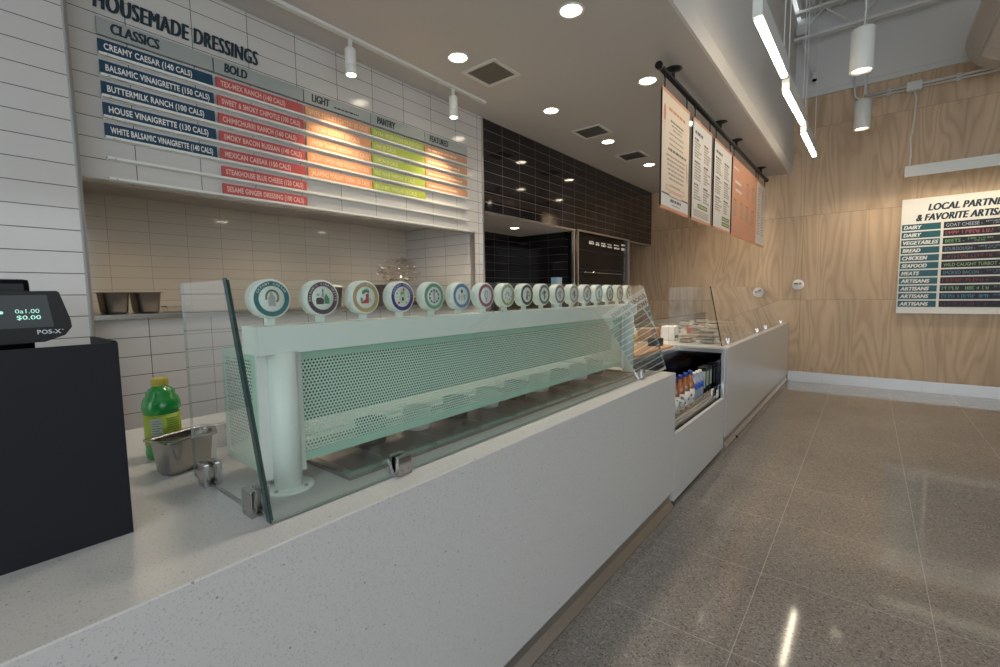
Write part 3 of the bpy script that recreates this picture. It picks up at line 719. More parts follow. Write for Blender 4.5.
def picture(i,c):
    mb=MB()
    if i==0:
        for k in range(14):
            a=-.6+k*.3; blob(mb,c,15*math.cos(a)+1,17*math.sin(a)+4,4.5,2.6,3,8,a+1.2)
        shape(mb,(c[0]+.0003,c[1],c[2]),[(-9,-18),(9,-18),(8,-8),(8,4),(3,12),(-1,20),(-6,8),(-9,2)],0)
    elif i==1:
        shape(mb,c,[(-19,-17),(2,-17),(3,-3),(-6,2),(-18,1),(-21,-6)],1); shape(mb,c,[(4,-16),(19,-16),(20,-3),(14,6),(12,11),(8,11),(7,5),(4,0)],2)
        shape(mb,c,[(-5,4),(5,0),(4,14),(2,22),(-2,22),(-3,14)],0); blob(mb,c,-14,9,5,4,0)
        shape(mb,(c[0]+.0002,c[1],c[2]),[(-1,18),(2,18),(2,26),(-1,26)],1)
    elif i==2:
        shape(mb,c,[(0,10),(11,10),(10,-14),(11,-18),(-16,-18),(-18,-14),(-6,-9),(0,-4)],4)
        for u,v in ((-4,18),(3,20),(9,17),(-9,15)): blob(mb,c,u,v,4,6,2,10)
        blob(mb,c,-15,-6,4,6,3); blob(mb,c,15,-8,3,7,5)
    elif i==3:
        for k in range(14): a=k*2*PI/14; blob(mb,c,24*math.cos(a),24*math.sin(a),4.5,4.5,6 if k%3 else (4 if k%2 else 5),8)
        blob(mb,c,0,14,9,6,5); blob(mb,c,0,-4,13,17,5); blob(mb,(c[0]+.0002,c[1],c[2]),0,-5,10,13,6); blob(mb,(c[0]+.0004,c[1],c[2]),1,-7,5,7,1)
    elif i==4:
        for k in range(10): a=k*2*PI/10+.3; blob(mb,c,21*math.cos(a),21*math.sin(a),3.5,5.5,1,8,a)
        for v in (-10,-2,6,13): blob(mb,c,(v%3)-1,v,6,4,0 if v%4 else 2)
    elif i==5:
        blob(mb,c,0,17,6,7,1); shape(mb,c,[(-2,-20),(2,-20),(2,8),(-2,8)],0)
        for u in (-15,13):
            for v in (-10,1): blob(mb,c,u,v,5,5,0)
        shape(mb,c,[(-18,-5),(18,-5),(18,-3),(-18,-3)],0)
    elif i==6:
        blob(mb,c,0,2,12,19,0); blob(mb,(c[0]+.0002,c[1],c[2]),1,3,6,13,6); shape(mb,c,[(-3,-24),(4,-24),(7,-14),(-5,-14)],0)
    elif i==7:
        for k in range(9): a=k*.75; blob(mb,c,(6+2.2*k)*math.cos(a),(6+2.2*k)*math.sin(a),6,4,0,8,a)
    else:
        rnd=random.Random(i); blob(mb,c,0,8,7,12,1 if i%2 else 0); shape(mb,c,[(-3,-22),(3,-22),(5,0),(-5,0)],1)
        for k in range(4): a=rnd.uniform(0,6.28); blob(mb,c,15*math.cos(a),14*math.sin(a),6,4,(0,2,3,1)[(k+i)%4],9,a)
    return mb
XD=-1.176; ZM=1.352
cnt=['','second','third','fourth','fifth','sixth','seventh','eighth','ninth','tenth','eleventh','twelfth','thirteenth','fourteenth','fifteenth','sixteenth','last']
for i in range(17):
    y=.546+.1392*i; c=(XD,y,ZM)
    what=['showing a statue and leaf wreath','showing dark and green bottles','showing a red boot','showing an avocado','showing a circle of small peppers','showing small sketches','showing a grey hanging fruit','with a grey swirl of leaves'][i] if i<8 else 'with a small dark drawing'
    lab=f'dressing medallion, {ring_cols[i][0]} ring, {what}, '+('nearest the camera' if i==0 else ('farthest along the beam' if i==16 else f'{cnt[i]} from near end'))
    t=thing('dressing_medallion',lab,'medallion',(XD-.02,y,1.284),'round medallions along the dressing bar')
    MB().box(XD-.027,XD-.013,y-.011,y+.011,1.284,1.312,bev=.002).build('stem','mint',t)
    MB().lathe([(.0,-.040),(.047,-.040),(.050,-.037),(.050,-.003),(.0485,0),(0,0)],c,36,axis='x').build('body','mint',t)
    rg=MB(); disc(rg,XD+.0006,y,ZM,.0445,36,0,.0325)
    rr=rg.build('ring',ringm[i],t)
    if i<4:
        tx=MB(); arc_text(tx,ring_txt[i],(XD+.0012,y,ZM),.0358,.0062); tx.build('lettering','print_white',rr)
    picture(i,(XD+.0008,y,ZM)).build('picture',PIC,t)
# drop-in tray and its crocks under the housing
t=thing('drip_tray','long shallow stainless tray set into the counter beneath the dressing bar','tray',(-1.28,1.7,ZT))
tr=MB(); X0,X1,Y0,Y1=-1.47,-1.075,.68,2.70
tr.box(X1-.03,X1,Y0,Y1,ZT,ZT+.012,bev=.003); tr.box(X0,X0+.03,Y0,Y1,ZT,ZT+.012,bev=.003); tr.box(X0+.03,X1-.03,Y0,Y0+.03,ZT,ZT+.012,bev=.003); tr.box(X0+.03,X1-.03,Y1-.03,Y1,ZT,ZT+.012,bev=.003)
tr.build('rim','steel',t)
MB().box(X0+.03,X1-.03,Y0+.03,Y1-.03,ZT,ZT+.004).build('bed','steel_dull',t)
for k in range(9):
    y=.80+k*.222
    MB().box(X0+.04,X1-.02,y-.002,y+.002,ZT+.004,ZT+.030).build('divider','glass_clear',t)
M['crock']=mat('pale ceramic crock',(.62,.60,.56),.3)
for k in range(9):
    y=.912+k*.2045
    t=thing('dressing_crock',('pale round dressing crock standing in the tray, '+['nearest the camera','second from the near end','third from the near end','fourth from the near end','middle one of nine','fourth from the cooler end','third from the cooler end','second from the cooler end','closest to the cooler'][k]),'crock',(-1.30,y,ZT+.004),'crocks in the dressing tray')
    MB().lathe([(.045,0),(.05,.004),(.052,.075),(.054,.08),(.049,.08),(.046,.012),(0,.012)],(-1.30,y,ZT+.004),24).build('bowl','crock' if k%2 else 'steel',t)
    MB().lathe([(0,.058),(.0475,.058)],(-1.30,y,ZT+.004),24).build('dressing',mat('dressing %d'%k,random.choice([(.5,.42,.28),(.16,.07,.03),(.42,.28,.12),(.3,.34,.12)]),.25),t)

# ------------------------------------------------------------------ register corner
t=thing('privacy_panel','charcoal upright L-shaped panel around the register on the counter','panel',(-1.25,0,ZT))
MB().box(-1.219,-1.211,-.7,.242,ZT,1.267,bev=.001).build('front_board','panel_dark',t)
MB().box(-1.425,-1.219,.234,.242,ZT,1.27,bev=.001).build('side_board','panel_dark',t)
t=thing('customer_display','black customer price display with green digits above the register panel','display',(-1.32,.06,ZT))
XP=-1.30
b_=MB(); pr_=[(-.10,1.268),(.145,1.272),(.176,1.284),(.187,1.300),(.186,1.315),(.172,1.372),(.168,1.375),(-.10,1.372)]
n=len(pr_); b_.add([(XP-.05,y,z) for y,z in pr_]+[(XP,y,z) for y,z in pr_],[tuple(range(n)),tuple(range(n,2*n))]+[(k,(k+1)%n,n+(k+1)%n,n+k) for k in range(n)])
body=b_.build('housing','black',t)
MB().add([(XP+.001,-.1,1.300),(XP+.001,.160,1.302),(XP+.001,.153,1.367),(XP+.001,-.1,1.364)],[(0,1,2,3)]).build('screen','screen',t)
d=MB(); put_text(d,'$0.00',(XP+.002,.108,1.3185),'+x',w=.034,h=.0085,bold=.01); put_text(d,'0a1.00',(XP+.002,.1065,1.331),'+x',w=.034,h=.0085,bold=.0); d.cyl((XP+.001,.088,1.333),(XP+.0022,.088,1.333),.003,10)
d.build('digits','led',t)
d=MB(); put_text(d,'POS-X',(XP+.002,.1345,1.2885),'+x',w=.035,h=.0085,bold=.03); put_words(d,(XP+.002,.171,1.295),'+x',.003,.0014,1); d.build('logo','logo',t)
MB().box(-1.335,-1.315,.0,.03,ZT,1.28).build('pole','black',t)
MB().box(-1.36,-1.27,-.06,.08,ZT,ZT+.02,bev=.004).build('foot','black',t)
t=thing('register_terminal','black register terminal top behind the customer display','register',(-1.42,-.05,ZT))
MB().box(-1.50,-1.41,-.25,.142,1.20,1.402,bev=.010).build('housing','black_gloss',t)
MB().box(-1.53,-1.49,-.12,.0,ZT,1.25,bev=.004).build('stand','black',t); MB().box(-1.62,-1.42,-.2,.06,ZT,ZT+.02,bev=.005).build('foot','black',t)

# ------------------------------------------------------------------ jug and pans on the near counter
M['jug']=mat('green plastic',(.012,.26,.045),.22,coat=.4); M['jug_label']=mat('yellow green label',(.30,.40,.03),.45); M['cap_y']=mat('yellow cap',(.50,.42,.05),.4); M['fact']=mat('grey green print',(.38,.46,.38),.6); M['lime_art']=mat('green label art',(.05,.26,.03),.5)
JX,JY=-1.73,.44
t=thing('juice_jug','green plastic juice jug with yellow cap standing behind the steel pan','bottle',(JX,JY,ZT))
MB().lathe([(0,.0),(.041,0),(.047,.006),(.049,.02),(.0475,.035),(.0475,.145),(.050,.150),(.0515,.163),(.0495,.178),(.045,.190),(.039,.198),(.0375,.210),(.030,.218),(.022,.224),(.020,.232),(0,.232)],(JX,JY,ZT),36).build('body','jug',t)
lb=MB(); lb.lathe([(.0483,.047),(.0483,.142)],(JX,JY,ZT),36); 
lab_=lb.build('label','jug_label',t)
pv=[]
def on_label(a0,a1,z0,z1,r=.0488,n=8):
    vs=[];fs=[]
    for i in range(n+1):
        a=a0+(a1-a0)*i/n
        vs+=[(JX+r*math.cos(a),JY+r*math.sin(a),ZT+z0),(JX+r*math.cos(a),JY+r*math.sin(a),ZT+z1)]
    return vs,[(2*i,2*i+2,2*i+3,2*i+1) for i in range(n)]
f_=MB(); f_.add(*on_label(R(-52),R(-16),.072,.132)); f_.build('nutrition_panel','fact',lab_)
f_=MB(); f_.add(*on_label(R(-8),R(60),.048,.078,.0487)); f_.build('label_art','lime_art',lab_)
f_=MB()
for k in range(6): f_.add(*on_label(R(-2),R(42),.092+.007*k,.0945+.007*k,.0489))
f_.build('small_print','lime_art',lab_)
f_=MB()
for k in range(7): f_.add(*on_label(R(-50),R(-19 if k%2 else -26),.077+.0075*k,.0792+.0075*k,.0491))
f_.build('small_print','ink_grey',lab_)
cp=MB(); cp.lathe([(.021,.226),(.0215,.229),(.0215,.249),(.019,.252),(0,.252)],(JX,JY,ZT),28)
for k in range(20):
    a=2*PI*k/20; cp.box(JX+.0215*math.cos(a)-.001,JX+.0215*math.cos(a)+.001,JY+.0215*math.sin(a)-.001,JY+.0215*math.sin(a)+.001,ZT+.23,ZT+.248)
cp.build('cap','cap_y',t)
def rr(w,d,r,n=5):
    pts=[]
    for cx,cy,a0 in ((w/2-r,d/2-r,0),(-w/2+r,d/2-r,PI/2),(-w/2+r,-d/2+r,PI),(w/2-r,-d/2+r,1.5*PI)):
        for k in range(n+1): a=a0+k*PI/2/n; pts.append((cx+r*math.cos(a),cy+r*math.sin(a)))
    return pts
def hotel_pan(c,w,d,h,rot,label,group=None,mt='steel',rim=.011):
    t=thing('steel_pan',label,'pan',c,group)
    loops=[(rr(w-2*rim,d-2*rim,.022),h),(rr(w-2*rim-.006,d-2*rim-.006,.02),h-.006),(rr(w-.045,d-.045,.018),.012),(rr(w-.06,d-.06,.014),.003)]
    inner=[]; mb=MB(); ca,sa=math.cos(rot),math.sin(rot)
    def P(p,z): return (c[0]+p[0]*ca-p[1]*sa,c[1]+p[0]*sa+p[1]*ca,c[2]+z)
    outer=[(rr(w,d,.024),h-.003),(rr(w,d,.024),h)]
    n=len(outer[0][0])
    seq=outer[:1]+outer[1:]+loops
    # outside shell
    shell=[(rr(w-.058,d-.058,.014),0.),(rr(w-.042,d-.042,.019),.010),(rr(w-2*rim-.003,d-2*rim-.003,.021),h-.007),(rr(w-2*rim,d-2*rim,.022),h-.003),(rr(w,d,.024),h-.003),(rr(w,d,.024),h),(rr(w-2*rim-.002,d-2*rim-.002,.022),h),(rr(w-2*rim-.008,d-2*rim-.008,.02),h-.007),(rr(w-.047,d-.047,.018),.013),(rr(w-.062,d-.062,.014),.004)]
    o=len(mb.v)
    for lp,z in shell: mb.v+=[P(p,z) for p in lp]
    for i in range(len(shell)-1):
        for k in range(n): mb.f.append((i*n+k,i*n+(k+1)%n,(i+1)*n+(k+1)%n,(i+1)*n+k)); mb.m.append(0); mb.sm.append(i not in (3,4,5))
    mb.f.append(tuple(reversed(range(n)))); mb.m.append(0); mb.sm.append(False)
    mb.f.append(tuple(range((len(shell)-1)*n,len(shell)*n))); mb.m.append(0); mb.sm.append(False)
    mb.build('pan_body',mt,t); return t
hotel_pan((-1.551,.448,ZT),.112,.186,.104,R(16),'small empty stainless pan beside the near end glass panel')
hotel_pan((-1.70,.62,ZT),.108,.15,.065,R(5),'shallow stainless pan behind the taller steel pan','pans')
# pans and bits on the ledge
LZ=OZ0+.030
M['pan_dark']=mat('worn steel',(.20,.18,.165),.36,1)
hotel_pan((-3.15,.625,LZ),.20,.135,.115,0,'left of two worn steel pans on the ledge, closest to the tiled pier',None,'pan_dark')
hotel_pan((-3.15,.765,LZ),.20,.135,.115,0,'right of two worn steel pans on the ledge',None,'pan_dark')
t=thing('lidded_tub','flat clear plastic tub lying on the ledge beside the steel pans','tub',(-3.12,.90,LZ))
MB().box(-3.17,-3.07,.845,.955,LZ,LZ+.03,bev=.006).build('tub','glass_clear',t); MB().box(-3.175,-3.065,.84,.96,LZ+.03,LZ+.036,bev=.002).build('lid','steel_dull',t)
M['dark_plastic']=mat('dark brown plastic',(.045,.032,.028),.35)
t=thing('condiment_bin','dark plastic bin on the ledge behind the second medallion','bin',(-3.15,1.92,LZ)); MB().lathe([(.055,0),(.07,.14),(.072,.145),(.065,.145),(.05,.01),(0,.01)],(-3.15,1.92,LZ),20).build('bin','dark_plastic',t)
MB().lathe([(.074,.145),(.074,.152),(.03,.165),(0,.165)],(-3.15,1.92,LZ),20).build('lid','white',t)
t=thing('condiment_bin','dark square bin on the ledge behind the fourth medallion, under the plastic bag','bin',(-3.15,2.42,LZ)); MB().box(-3.23,-3.07,2.34,2.50,LZ,LZ+.16,bev=.01).build('bin','dark_plastic',t); MB().box(-3.235,-3.065,2.335,2.505,LZ+.16,LZ+.17,bev=.003).build('lid','pan_dark',t)
# crumpled clear bag
M['bag']=glass_mat('thin plastic film',(.97,.95,.93),1.6)
rnd=random.Random(5); mb=MB(); nu,nv=26,18; vs=[]
for i in range(nv+1):
    for j in range(nu):
        th=PI*i/nv; ph=2*PI*j/nu; k=1+rnd.uniform(-.32,.30)
        vs.append((-3.15+.08*k*math.sin(th)*math.cos(ph),2.55+.19*k*math.sin(th)*math.sin(ph),LZ+.285+.10*k*math.cos(th)))
mb.add(vs,[(i*nu+j,i*nu+(j+1)%nu,(i+1)*nu+(j+1)%nu,(i+1)*nu+j) for i in range(nv) for j in range(nu)])
o=mb.build('plastic_bag','bag',origin=(-3.15,2.53,LZ+.17)); tag(o,'crumpled clear plastic bag lying on top of the dark square bin','bag')
# food trays along the ledge, to the right
M['bread']=mat('toasted crumbs',(.33,.20,.11),.8); M['crouton']=mat('pale crumbs',(.45,.40,.34),.8)
for k,(y0,y1,mm,lb_) in enumerate([(2.62,3.02,'bread','shallow ledge tray heaped with brown crumbs'),(3.06,3.34,'crouton','shallow ledge tray heaped with pale grey crumbs')]):
    t=thing('crumb_tray',lb_+', behind the medallions','tray',(-3.13,(y0+y1)/2,LZ))
    tb=MB(); tb.box(-3.27,-2.99,y0,y1,LZ,LZ+.006); tb.box(-3.0,-2.99,y0,y1,LZ,LZ+.03); tb.box(-3.27,-3.26,y0,y1,LZ,LZ+.03); tb.box(-3.26,-3.0,y0,y0+.01,LZ,LZ+.03); tb.box(-3.26,-3.0,y1-.01,y1,LZ,LZ+.03); tb.build('tray','steel',t)
    cr=MB(); rnd=random.Random(k)
    for q in range(240):
        x=rnd.uniform(-3.25,-3.01); y=rnd.uniform(y0+.02,y1-.02); s_=rnd.uniform(.008,.016); z=LZ+.006+rnd.uniform(0,.05)*(1-abs((x+3.13)/.14)**2)
        cr.lathe([(0,-s_*.7),(s_*.8,-s_*.4),(s_,.2*s_),(s_*.4,s_*.8),(0,s_*.8)],(x,y,z+.008),6)
    oo=cr.build('crumbs',mm,t); oo['kind']='stuff'

# ------------------------------------------------------------------ niches: light, shelf, equipment
t=thing('niche_downlight','round light in the soffit of the black tiled niche','ceiling light',(-3.4,4.5,NZ-.01)); MB().lathe([(0,-.003),(.05,-.003),(.05,0)],(-3.4,4.55,NZ-.01),20).build('lamp','lamp',t); MB().lathe([(.05,-.005),(.062,-.005),(.064,0),(.05,0),(.05,-.005)],(-3.4,4.55,NZ-.01),20,caps=False).build('trim_ring','white_paint',t)
t=thing('back_counter','dark counter with steel top along the black tiled niches','counter',(-3.3,5.2,0))
MB().box(-3.86,-2.94,3.535,5.295,1.1205,1.16,bev=.004).build('worktop','steel_dull',t)
t=thing('holding_cabinet','black glass-fronted holding cabinet in the second niche','oven',(-3.35,6.22,0))
MB().box(-3.8,XW-.03,5.42,6.99,1.121,NZ-.005).build('body','black_gloss',t); MB().box(-3.8,XW-.15,5.42,6.99,0,1.12).build('base','panel_dark',t)
for z in (1.40,1.68,1.93): MB().box(XW-.03,XW-.022,5.45,6.98,z,z+.02).build('door_rail','panel_dark',t)
for k,(y,w_,hh) in enumerate([(5.78,.15,.05),(5.98,.11,.045),(6.15,.16,.05),(6.36,.15,.05),(6.58,.19,.06),(6.84,.15,.09)]):
    st=MB(); put_words(st,(XW-.0295,y,2.035-.004*k),'+x',w_,hh*.45,k+70); put_words(st,(XW-.0295,y,2.035+hh*.55),'+x',w_*.9,hh*.3,k+90); st.build('painted_reflection','print_white',t)  # white strokes painted on as the reflection of menus in the gloss front
hd=MB(); hd.cyl((XW-.004,5.6,1.64),(XW-.004,6.8,1.64),.008); hd.cyl((XW-.03,5.62,1.64),(XW-.004,5.62,1.64),.006); hd.cyl((XW-.03,6.78,1.64),(XW-.004,6.78,1.64),.006); hd.build('handle','steel_bright',t)
M['card']=mat('blue picture print',(.25,.42,.55),.5); M['card2']=mat('orange picture print',(.55,.33,.12),.5)
t=thing('picture_carton','small carton with blue and orange picture on the back counter','carton',(-3.1,5.02,1.16)); MB().box(-3.14,-3.06,4.96,5.09,1.16,1.56).build('carton','card',t)
c_=MB(); c_.add([(-3.058,4.965,1.40),(-3.058,5.085,1.44),(-3.058,5.08,1.5),(-3.058,5.0,1.49),(-3.058,4.97,1.45)],[(0,1,2,3,4)]); c_.build('print','card2',t)
for k,(y,hh,lb_) in enumerate([(4.05,.20,'left steel canister in the black niche'),(4.30,.22,'right steel canister in the black niche')]):
    t=thing('steel_canister',lb_+' on the back counter','canister',(-3.45,y,1.16),'canisters in the niche'); MB().lathe([(.06,0),(.062,.004),(.062,hh),(.03,hh+.02),(0,hh+.02)],(-3.45,y,1.16),20).build('canister','steel_bright',t); MB().lathe([(.012,hh+.02),(.016,hh+.035),(0,hh+.045)],(-3.45,y,1.16),12).build('lid_knob','black',t)

# ------------------------------------------------------------------ hanging menu boards
PX,PZ,PR=-1.25,2.99,.021
t=thing('menu_pipe','black pipe on the ceiling that carries the hanging menus','pipe',(PX,5.7,ZC))
pp=MB(); pp.cyl((PX,3.44,PZ),(PX,7.93,PZ),PR,18); pp.cyl((PX,3.425,PZ),(PX,3.46,PZ),.027,18); pp.cyl((PX,7.91,PZ),(PX,7.945,PZ),.027,18); pp.build('pipe','black',t)
for y in (3.75,5.2,5.93,7.46):
    fl=MB(); fl.lathe([(.0,-.0005),(.062,-.0005),(.066,-.006),(.05,-.012),(.02,-.02),(.015,-.03),(.012,PZ-ZC+.015),(0,PZ-ZC+.015)][::-1],(PX,y,ZC),20); fl.build('flange','black',t)
def board(y0,y1,kind,label,paper,ztop=2.865,zbot=2.0):
    t=thing('hanging_menu',label,'menu board',(PX,(y0+y1)/2,zbot),'menu boards hanging from the black pipe')
    MB().box(PX-.008,PX+.004,y0,y1,zbot,ztop).build('backing','panel_dark' if kind!=4 else 'paper_cream',t)
    x=PX+.0045
    MB().box(x-.0005,x+.002,y0+.004,y1-.004,zbot+.016,ztop-.018).build('sheet',paper,t)
    MB().box(PX-.010,x+.004,y0,y1,ztop-.018,ztop+.004).build('edge_strip','paper_coral',t); MB().box(PX-.010,x+.004,y0,y1,zbot-.004,zbot+.016).build('edge_strip','paper_coral',t)
    for y in (y0+.06,y1-.06):
        hk=MB(); hk.cyl((PX,y,ztop+.002),(PX,y,PZ-PR-.001),.005,8); hk.cyl((PX,y,PZ-PR-.014),(PX,y,PZ-PR-.001),.010,8)
        hk.build('hanger','black',t)
    p=MB(); xx=x+.0026; W_=y1-y0; sd=int(y0*100)
    if kind==0:
        put_words(p,(xx,y0+.14,2.74),'+x',W_-.26,.022,sd,2); 
        for k in range(3): put_words(p,(xx,y0+.18+.03*k,2.665-.028*k),'+x',W_-.34-.05*k,.013,sd+k,1 if k else 0)
        for k in range(3): put_words(p,(xx,y0+.16,2.57-.04*k),'+x',W_-.32,.012,sd+5+k,1)
        put_words(p,(xx,y0+.14,2.445),'+x',W_-.22,.020,sd+9,0)
        for k in range(6): put_words(p,(xx,y0+.10+.012*k,2.40-.034*k),'+x',W_-.2-.02*k,.014,sd+11+k,1)
        for k in range(2): put_words(p,(xx,y0+.2,2.185-.0*k-.03*k),'+x',.24-.1*k,.008,sd+21+k,1)
        for z,a,b2 in ((2.145,.10,.12),(2.10,.17,.17)):
            p.add([(xx,y0+a,z),(xx,y1-b2,z),(xx,y1-b2,z+.038),(xx,y0+a,z+.038)],[(0,1,2,3)],2); p.add([(xx+.0004,y0+a+.008,z+.006),(xx+.0004,y1-b2-.008,z+.006),(xx+.0004,y1-b2-.008,z+.032),(xx+.0004,y0+a+.008,z+.032)],[(0,1,2,3)],4)
        # bottom white band with dark rule and bold name
        p.add([(xx,y0+.004,zbot+.016),(xx,y1-.004,zbot+.016),(xx,y1-.004,zbot+.105),(xx,y0+.004,zbot+.105)],[(0,1,2,3)],3)
        p.add([(xx+.0003,y0+.004,zbot+.105),(xx+.0003,y1-.004,zbot+.105),(xx+.0003,y1-.004,zbot+.117),(xx+.0003,y0+.004,zbot+.117)],[(0,1,2,3)],0)
        put_words(p,(xx+.0005,y0+.2,zbot+.062),'+x',.26,.022,sd+30,0); put_words(p,(xx+.0005,y0+.24,zbot+.036),'+x',.2,.009,sd+31,1)
        blob(p,(xx,y0,2.70),52,0,26,62,2); shape(p,(xx,y0,2.60),[(49,-30),(54,-30),(54,45),(49,45)],2)
        blob(p,(xx,y1,2.33),-52,20,12,90,5,14,.15)
    elif kind in (1,2):
        put_words(p,(xx,y0+.06,2.745),'+x',.26,.028,sd,0)
        cw=W_/2-.07; rnd=random.Random(sd)
        for c_ in range(2):
            z=2.69; q=0
            while z>(2.16 if kind==1 else 2.18):
                put_words(p,(xx,y0+.05+c_*(cw+.06),z),'+x',cw*rnd.uniform(.45,.95),.015 if q%7 else .020,sd+q+50*c_,1 if q%7 else 0); z-=.024 if (q+1)%7 else .05; q+=1
        if kind==1:
            p.add([(xx,y0+.17,2.115),(xx,y1-.12,2.115),(xx,y1-.12,2.155),(xx,y0+.17,2.155)],[(0,1,2,3)],0); p.add([(xx+.0004,y0+.19,2.125),(xx+.0004,y1-.14,2.125),(xx+.0004,y1-.14,2.145),(xx+.0004,y0+.19,2.145)],[(0,1,2,3)],6)
            for k in range(4): put_words(p,(xx,y0+.05,2.085-.016*k),'+x',W_-.12,.008,sd+60+k,1)
        else:
            for k in range(2):
                z=2.105-.055*k; p.add([(xx,y0+.34,z),(xx,y1-.05,z),(xx,y1-.05,z+.042),(xx,y0+.34,z+.042)],[(0,1,2,3)],0); p.add([(xx+.0004,y0+.36,z+.01),(xx+.0004,y1-.07,z+.01),(xx+.0004,y1-.07,z+.03),(xx+.0004,y0+.36,z+.03)],[(0,1,2,3)],6)
    elif kind==3:
        put_words(p,(xx,y0+.06,2.75),'+x',.26,.022,sd,3)
        for k,z in enumerate((2.60,2.555,2.51)): p.add([(xx,y0+.12+.02*k,z),(xx,y0+.44+.02*k,z),(xx,y0+.44+.02*k,z+.03),(xx,y0+.12+.02*k,z+.03)],[(0,1,2,3)],3 if k!=1 else 5)
        rnd=random.Random(3)
        for c_ in range(4):
            z0_=2.66 if c_>=2 else 2.40
            for q in range(9): put_words(p,(xx,y0+.08+c_*.33,2.40-.022*q),'+x',.2*rnd.uniform(.6,1),.012,sd+q+9*c_,1 if q else 0)
            if c_>=2:
                for q in range(8): put_words(p,(xx,y0+.08+c_*.33,2.68-.024*q),'+x',.2*rnd.uniform(.6,1),.012,sd+q+9*c_+70,1 if q else 0)
    else:
        for c_ in range(2):
            rnd=random.Random(c_)
            for q in range(18): put_words(p,(xx,y0+.06+c_*.28,2.76-.036*q),'+x',.2*rnd.uniform(.5,1),.014,sd+q+20*c_,1 if c_ else 2)
    p.build('print',['ink_grey','print_grey','coral_print','paper_white','paper_cream','tan','lime_print'],t)
M['print_grey']=mat('grey brown print',(.42,.34,.29),.6); M['coral_print']=mat('coral print',(.70,.30,.20),.6); M['lime_print']=mat('lime print',(.45,.55,.15),.6)
board(3.503,4.16,0,'cream hanging menu nearest the camera, with white band at its foot','paper_cream')
board(4.27,4.875,1,'white hanging menu with one green box, second from the camera','paper_white')
board(4.985,5.70,2,'white hanging menu with two green boxes, beside the wide coral menu','paper_white')
board(5.765,7.19,3,'wide coral orange hanging menu','paper_coral')
board(7.215,7.84,4,'narrow cream hanging menu nearest the plywood wall','paper_white')

# ------------------------------------------------------------------ linear lights, pendants, conduit, duct
def cable(x,y,z,top): return [(x,y,z),(x+.004,y,z+(top-z)*.35),(x-.004,y,z+(top-z)*.7),(x,y,top)]
for y0,y1,z0,z1,lb_ in ((3.31,4.50,3.012,3.058,'white linear hanging light nearest the camera, its end face showing'),(4.54,5.84,2.972,3.055,'white linear hanging light in the middle of the row of three'),(5.86,7.17,2.978,3.025,'white linear hanging light closest to the plywood wall')):
    x=-.602
    t=thing('linear_light',lb_,'hanging light',(x,(y0+y1)/2,z0),'linear hanging lights in a row')
    def slab(hw,ya,yb,d0,d1): 
        return MB().hexa([(x-hw,ya,z0+d0),(x+hw,ya,z0+d0),(x+hw,yb,z1+d0),(x-hw,yb,z1+d0)],[(x-hw,ya,z0+d1),(x+hw,ya,z0+d1),(x+hw,yb,z1+d1),(x-hw,yb,z1+d1)])
    slab(.027,y0,y1,.020,.15).build('housing','white',t)
    slab(.018,y0+.045,y1-.05,.004,.0198).build('lens','bar_lamp',t)
    for y in (y0+.12,y1-.12): MB().tube(cable(x,y,z0+.155,ZH-.04),.004,6).build('suspension_cable','white',t)
for y,x,z0,lb_ in ((5.2,-.128,3.235,'white cylindrical pendant light nearer the camera'),(7.5,-.152,3.36,'white cylindrical pendant light in front of the plywood wall')):
    t=thing('cylinder_pendant',lb_,'pendant light',(x,y,z0),'white cylindrical pendants')
    MB().lathe([(.074,.02),(.074,0),(.085,0),(.087,.004),(.087,.335),(.082,.345),(0,.345)],(x,y,z0),36,caps=False).build('shade','white',t)
    MB().lathe([(0,.018),(.074,.018),(.074,.022),(0,.022)],(x,y,z0),28).build('lamp','pend_lamp',t)
    MB().lathe([(.03,.345),(.03,.36),(.012,.37),(0,.37)],(x,y,z0),16).build('cap','white',t)
    cd=MB(); cd.tube([(x,y,z0+.36),(x+.012,y,z0+.5),(x-.01,y,z0+.9),(x,y,ZH-.04)],.006,8); cd.build('cord','white',t)
    l=bpy.data.lights.new('pendant_beam','SPOT'); l.energy=30; l.color=(1,.86,.66); l.spot_size=R(90); l.spot_blend=.6; l.shadow_soft_size=.06
    ob=bpy.data.objects.new('pendant_beam',l); COL.objects.link(ob); ob.location=(x,y,z0-.01)
t=thing('wall_conduit','pair of white pipes with junction box across the upper plywood wall','conduit',(.8,YB-.08,3.9))
c_=MB(); c_.cyl((-.13,YB-.05,3.935),(XR,YB-.05,3.935),.016,10); c_.cyl((-.13,YB-.05,3.895),(XR,YB-.05,3.895),.013,10); c_.tube([(-.12,YB-.05,3.895),(-.20,YB-.05,3.905),(-.25,YB-.05,3.95),(-.26,YB-.05,4.05),(-.26,YB-.05,4.8)],.013,8); c_.tube([(-.12,YB-.05,3.935),(-.14,YB-.05,3.96),(-.145,YB-.05,4.8)],.014,8)
for x in (.1,.75,1.5): c_.box(x-.02,x+.02,YB-.06,YB-.0,3.87,3.96)
c_.build('pipes','white_paint',t)
MB().box(.27,.42,YB-.10,YB-.02,3.86,3.97,bev=.008).build('junction_box','white_paint',t)
t=thing('sign_light','white channel light hanging over the LOCAL PARTNERS sign','sign light',(.9,7.61,2.71))
ch=MB(); ch.box(.287,1.5,7.56,7.568,2.71,2.838); ch.box(.287,1.5,7.652,7.66,2.745,2.838); ch.box(.287,1.5,7.568,7.652,2.828,2.838); ch.box(.287,.295,7.568,7.652,2.72,2.828); ch.box(1.492,1.5,7.568,7.652,2.72,2.828); ch.build('channel','white',t)
MB().box(.30,1.487,7.572,7.648,2.77,2.785).build('lens','sign_lamp',t)
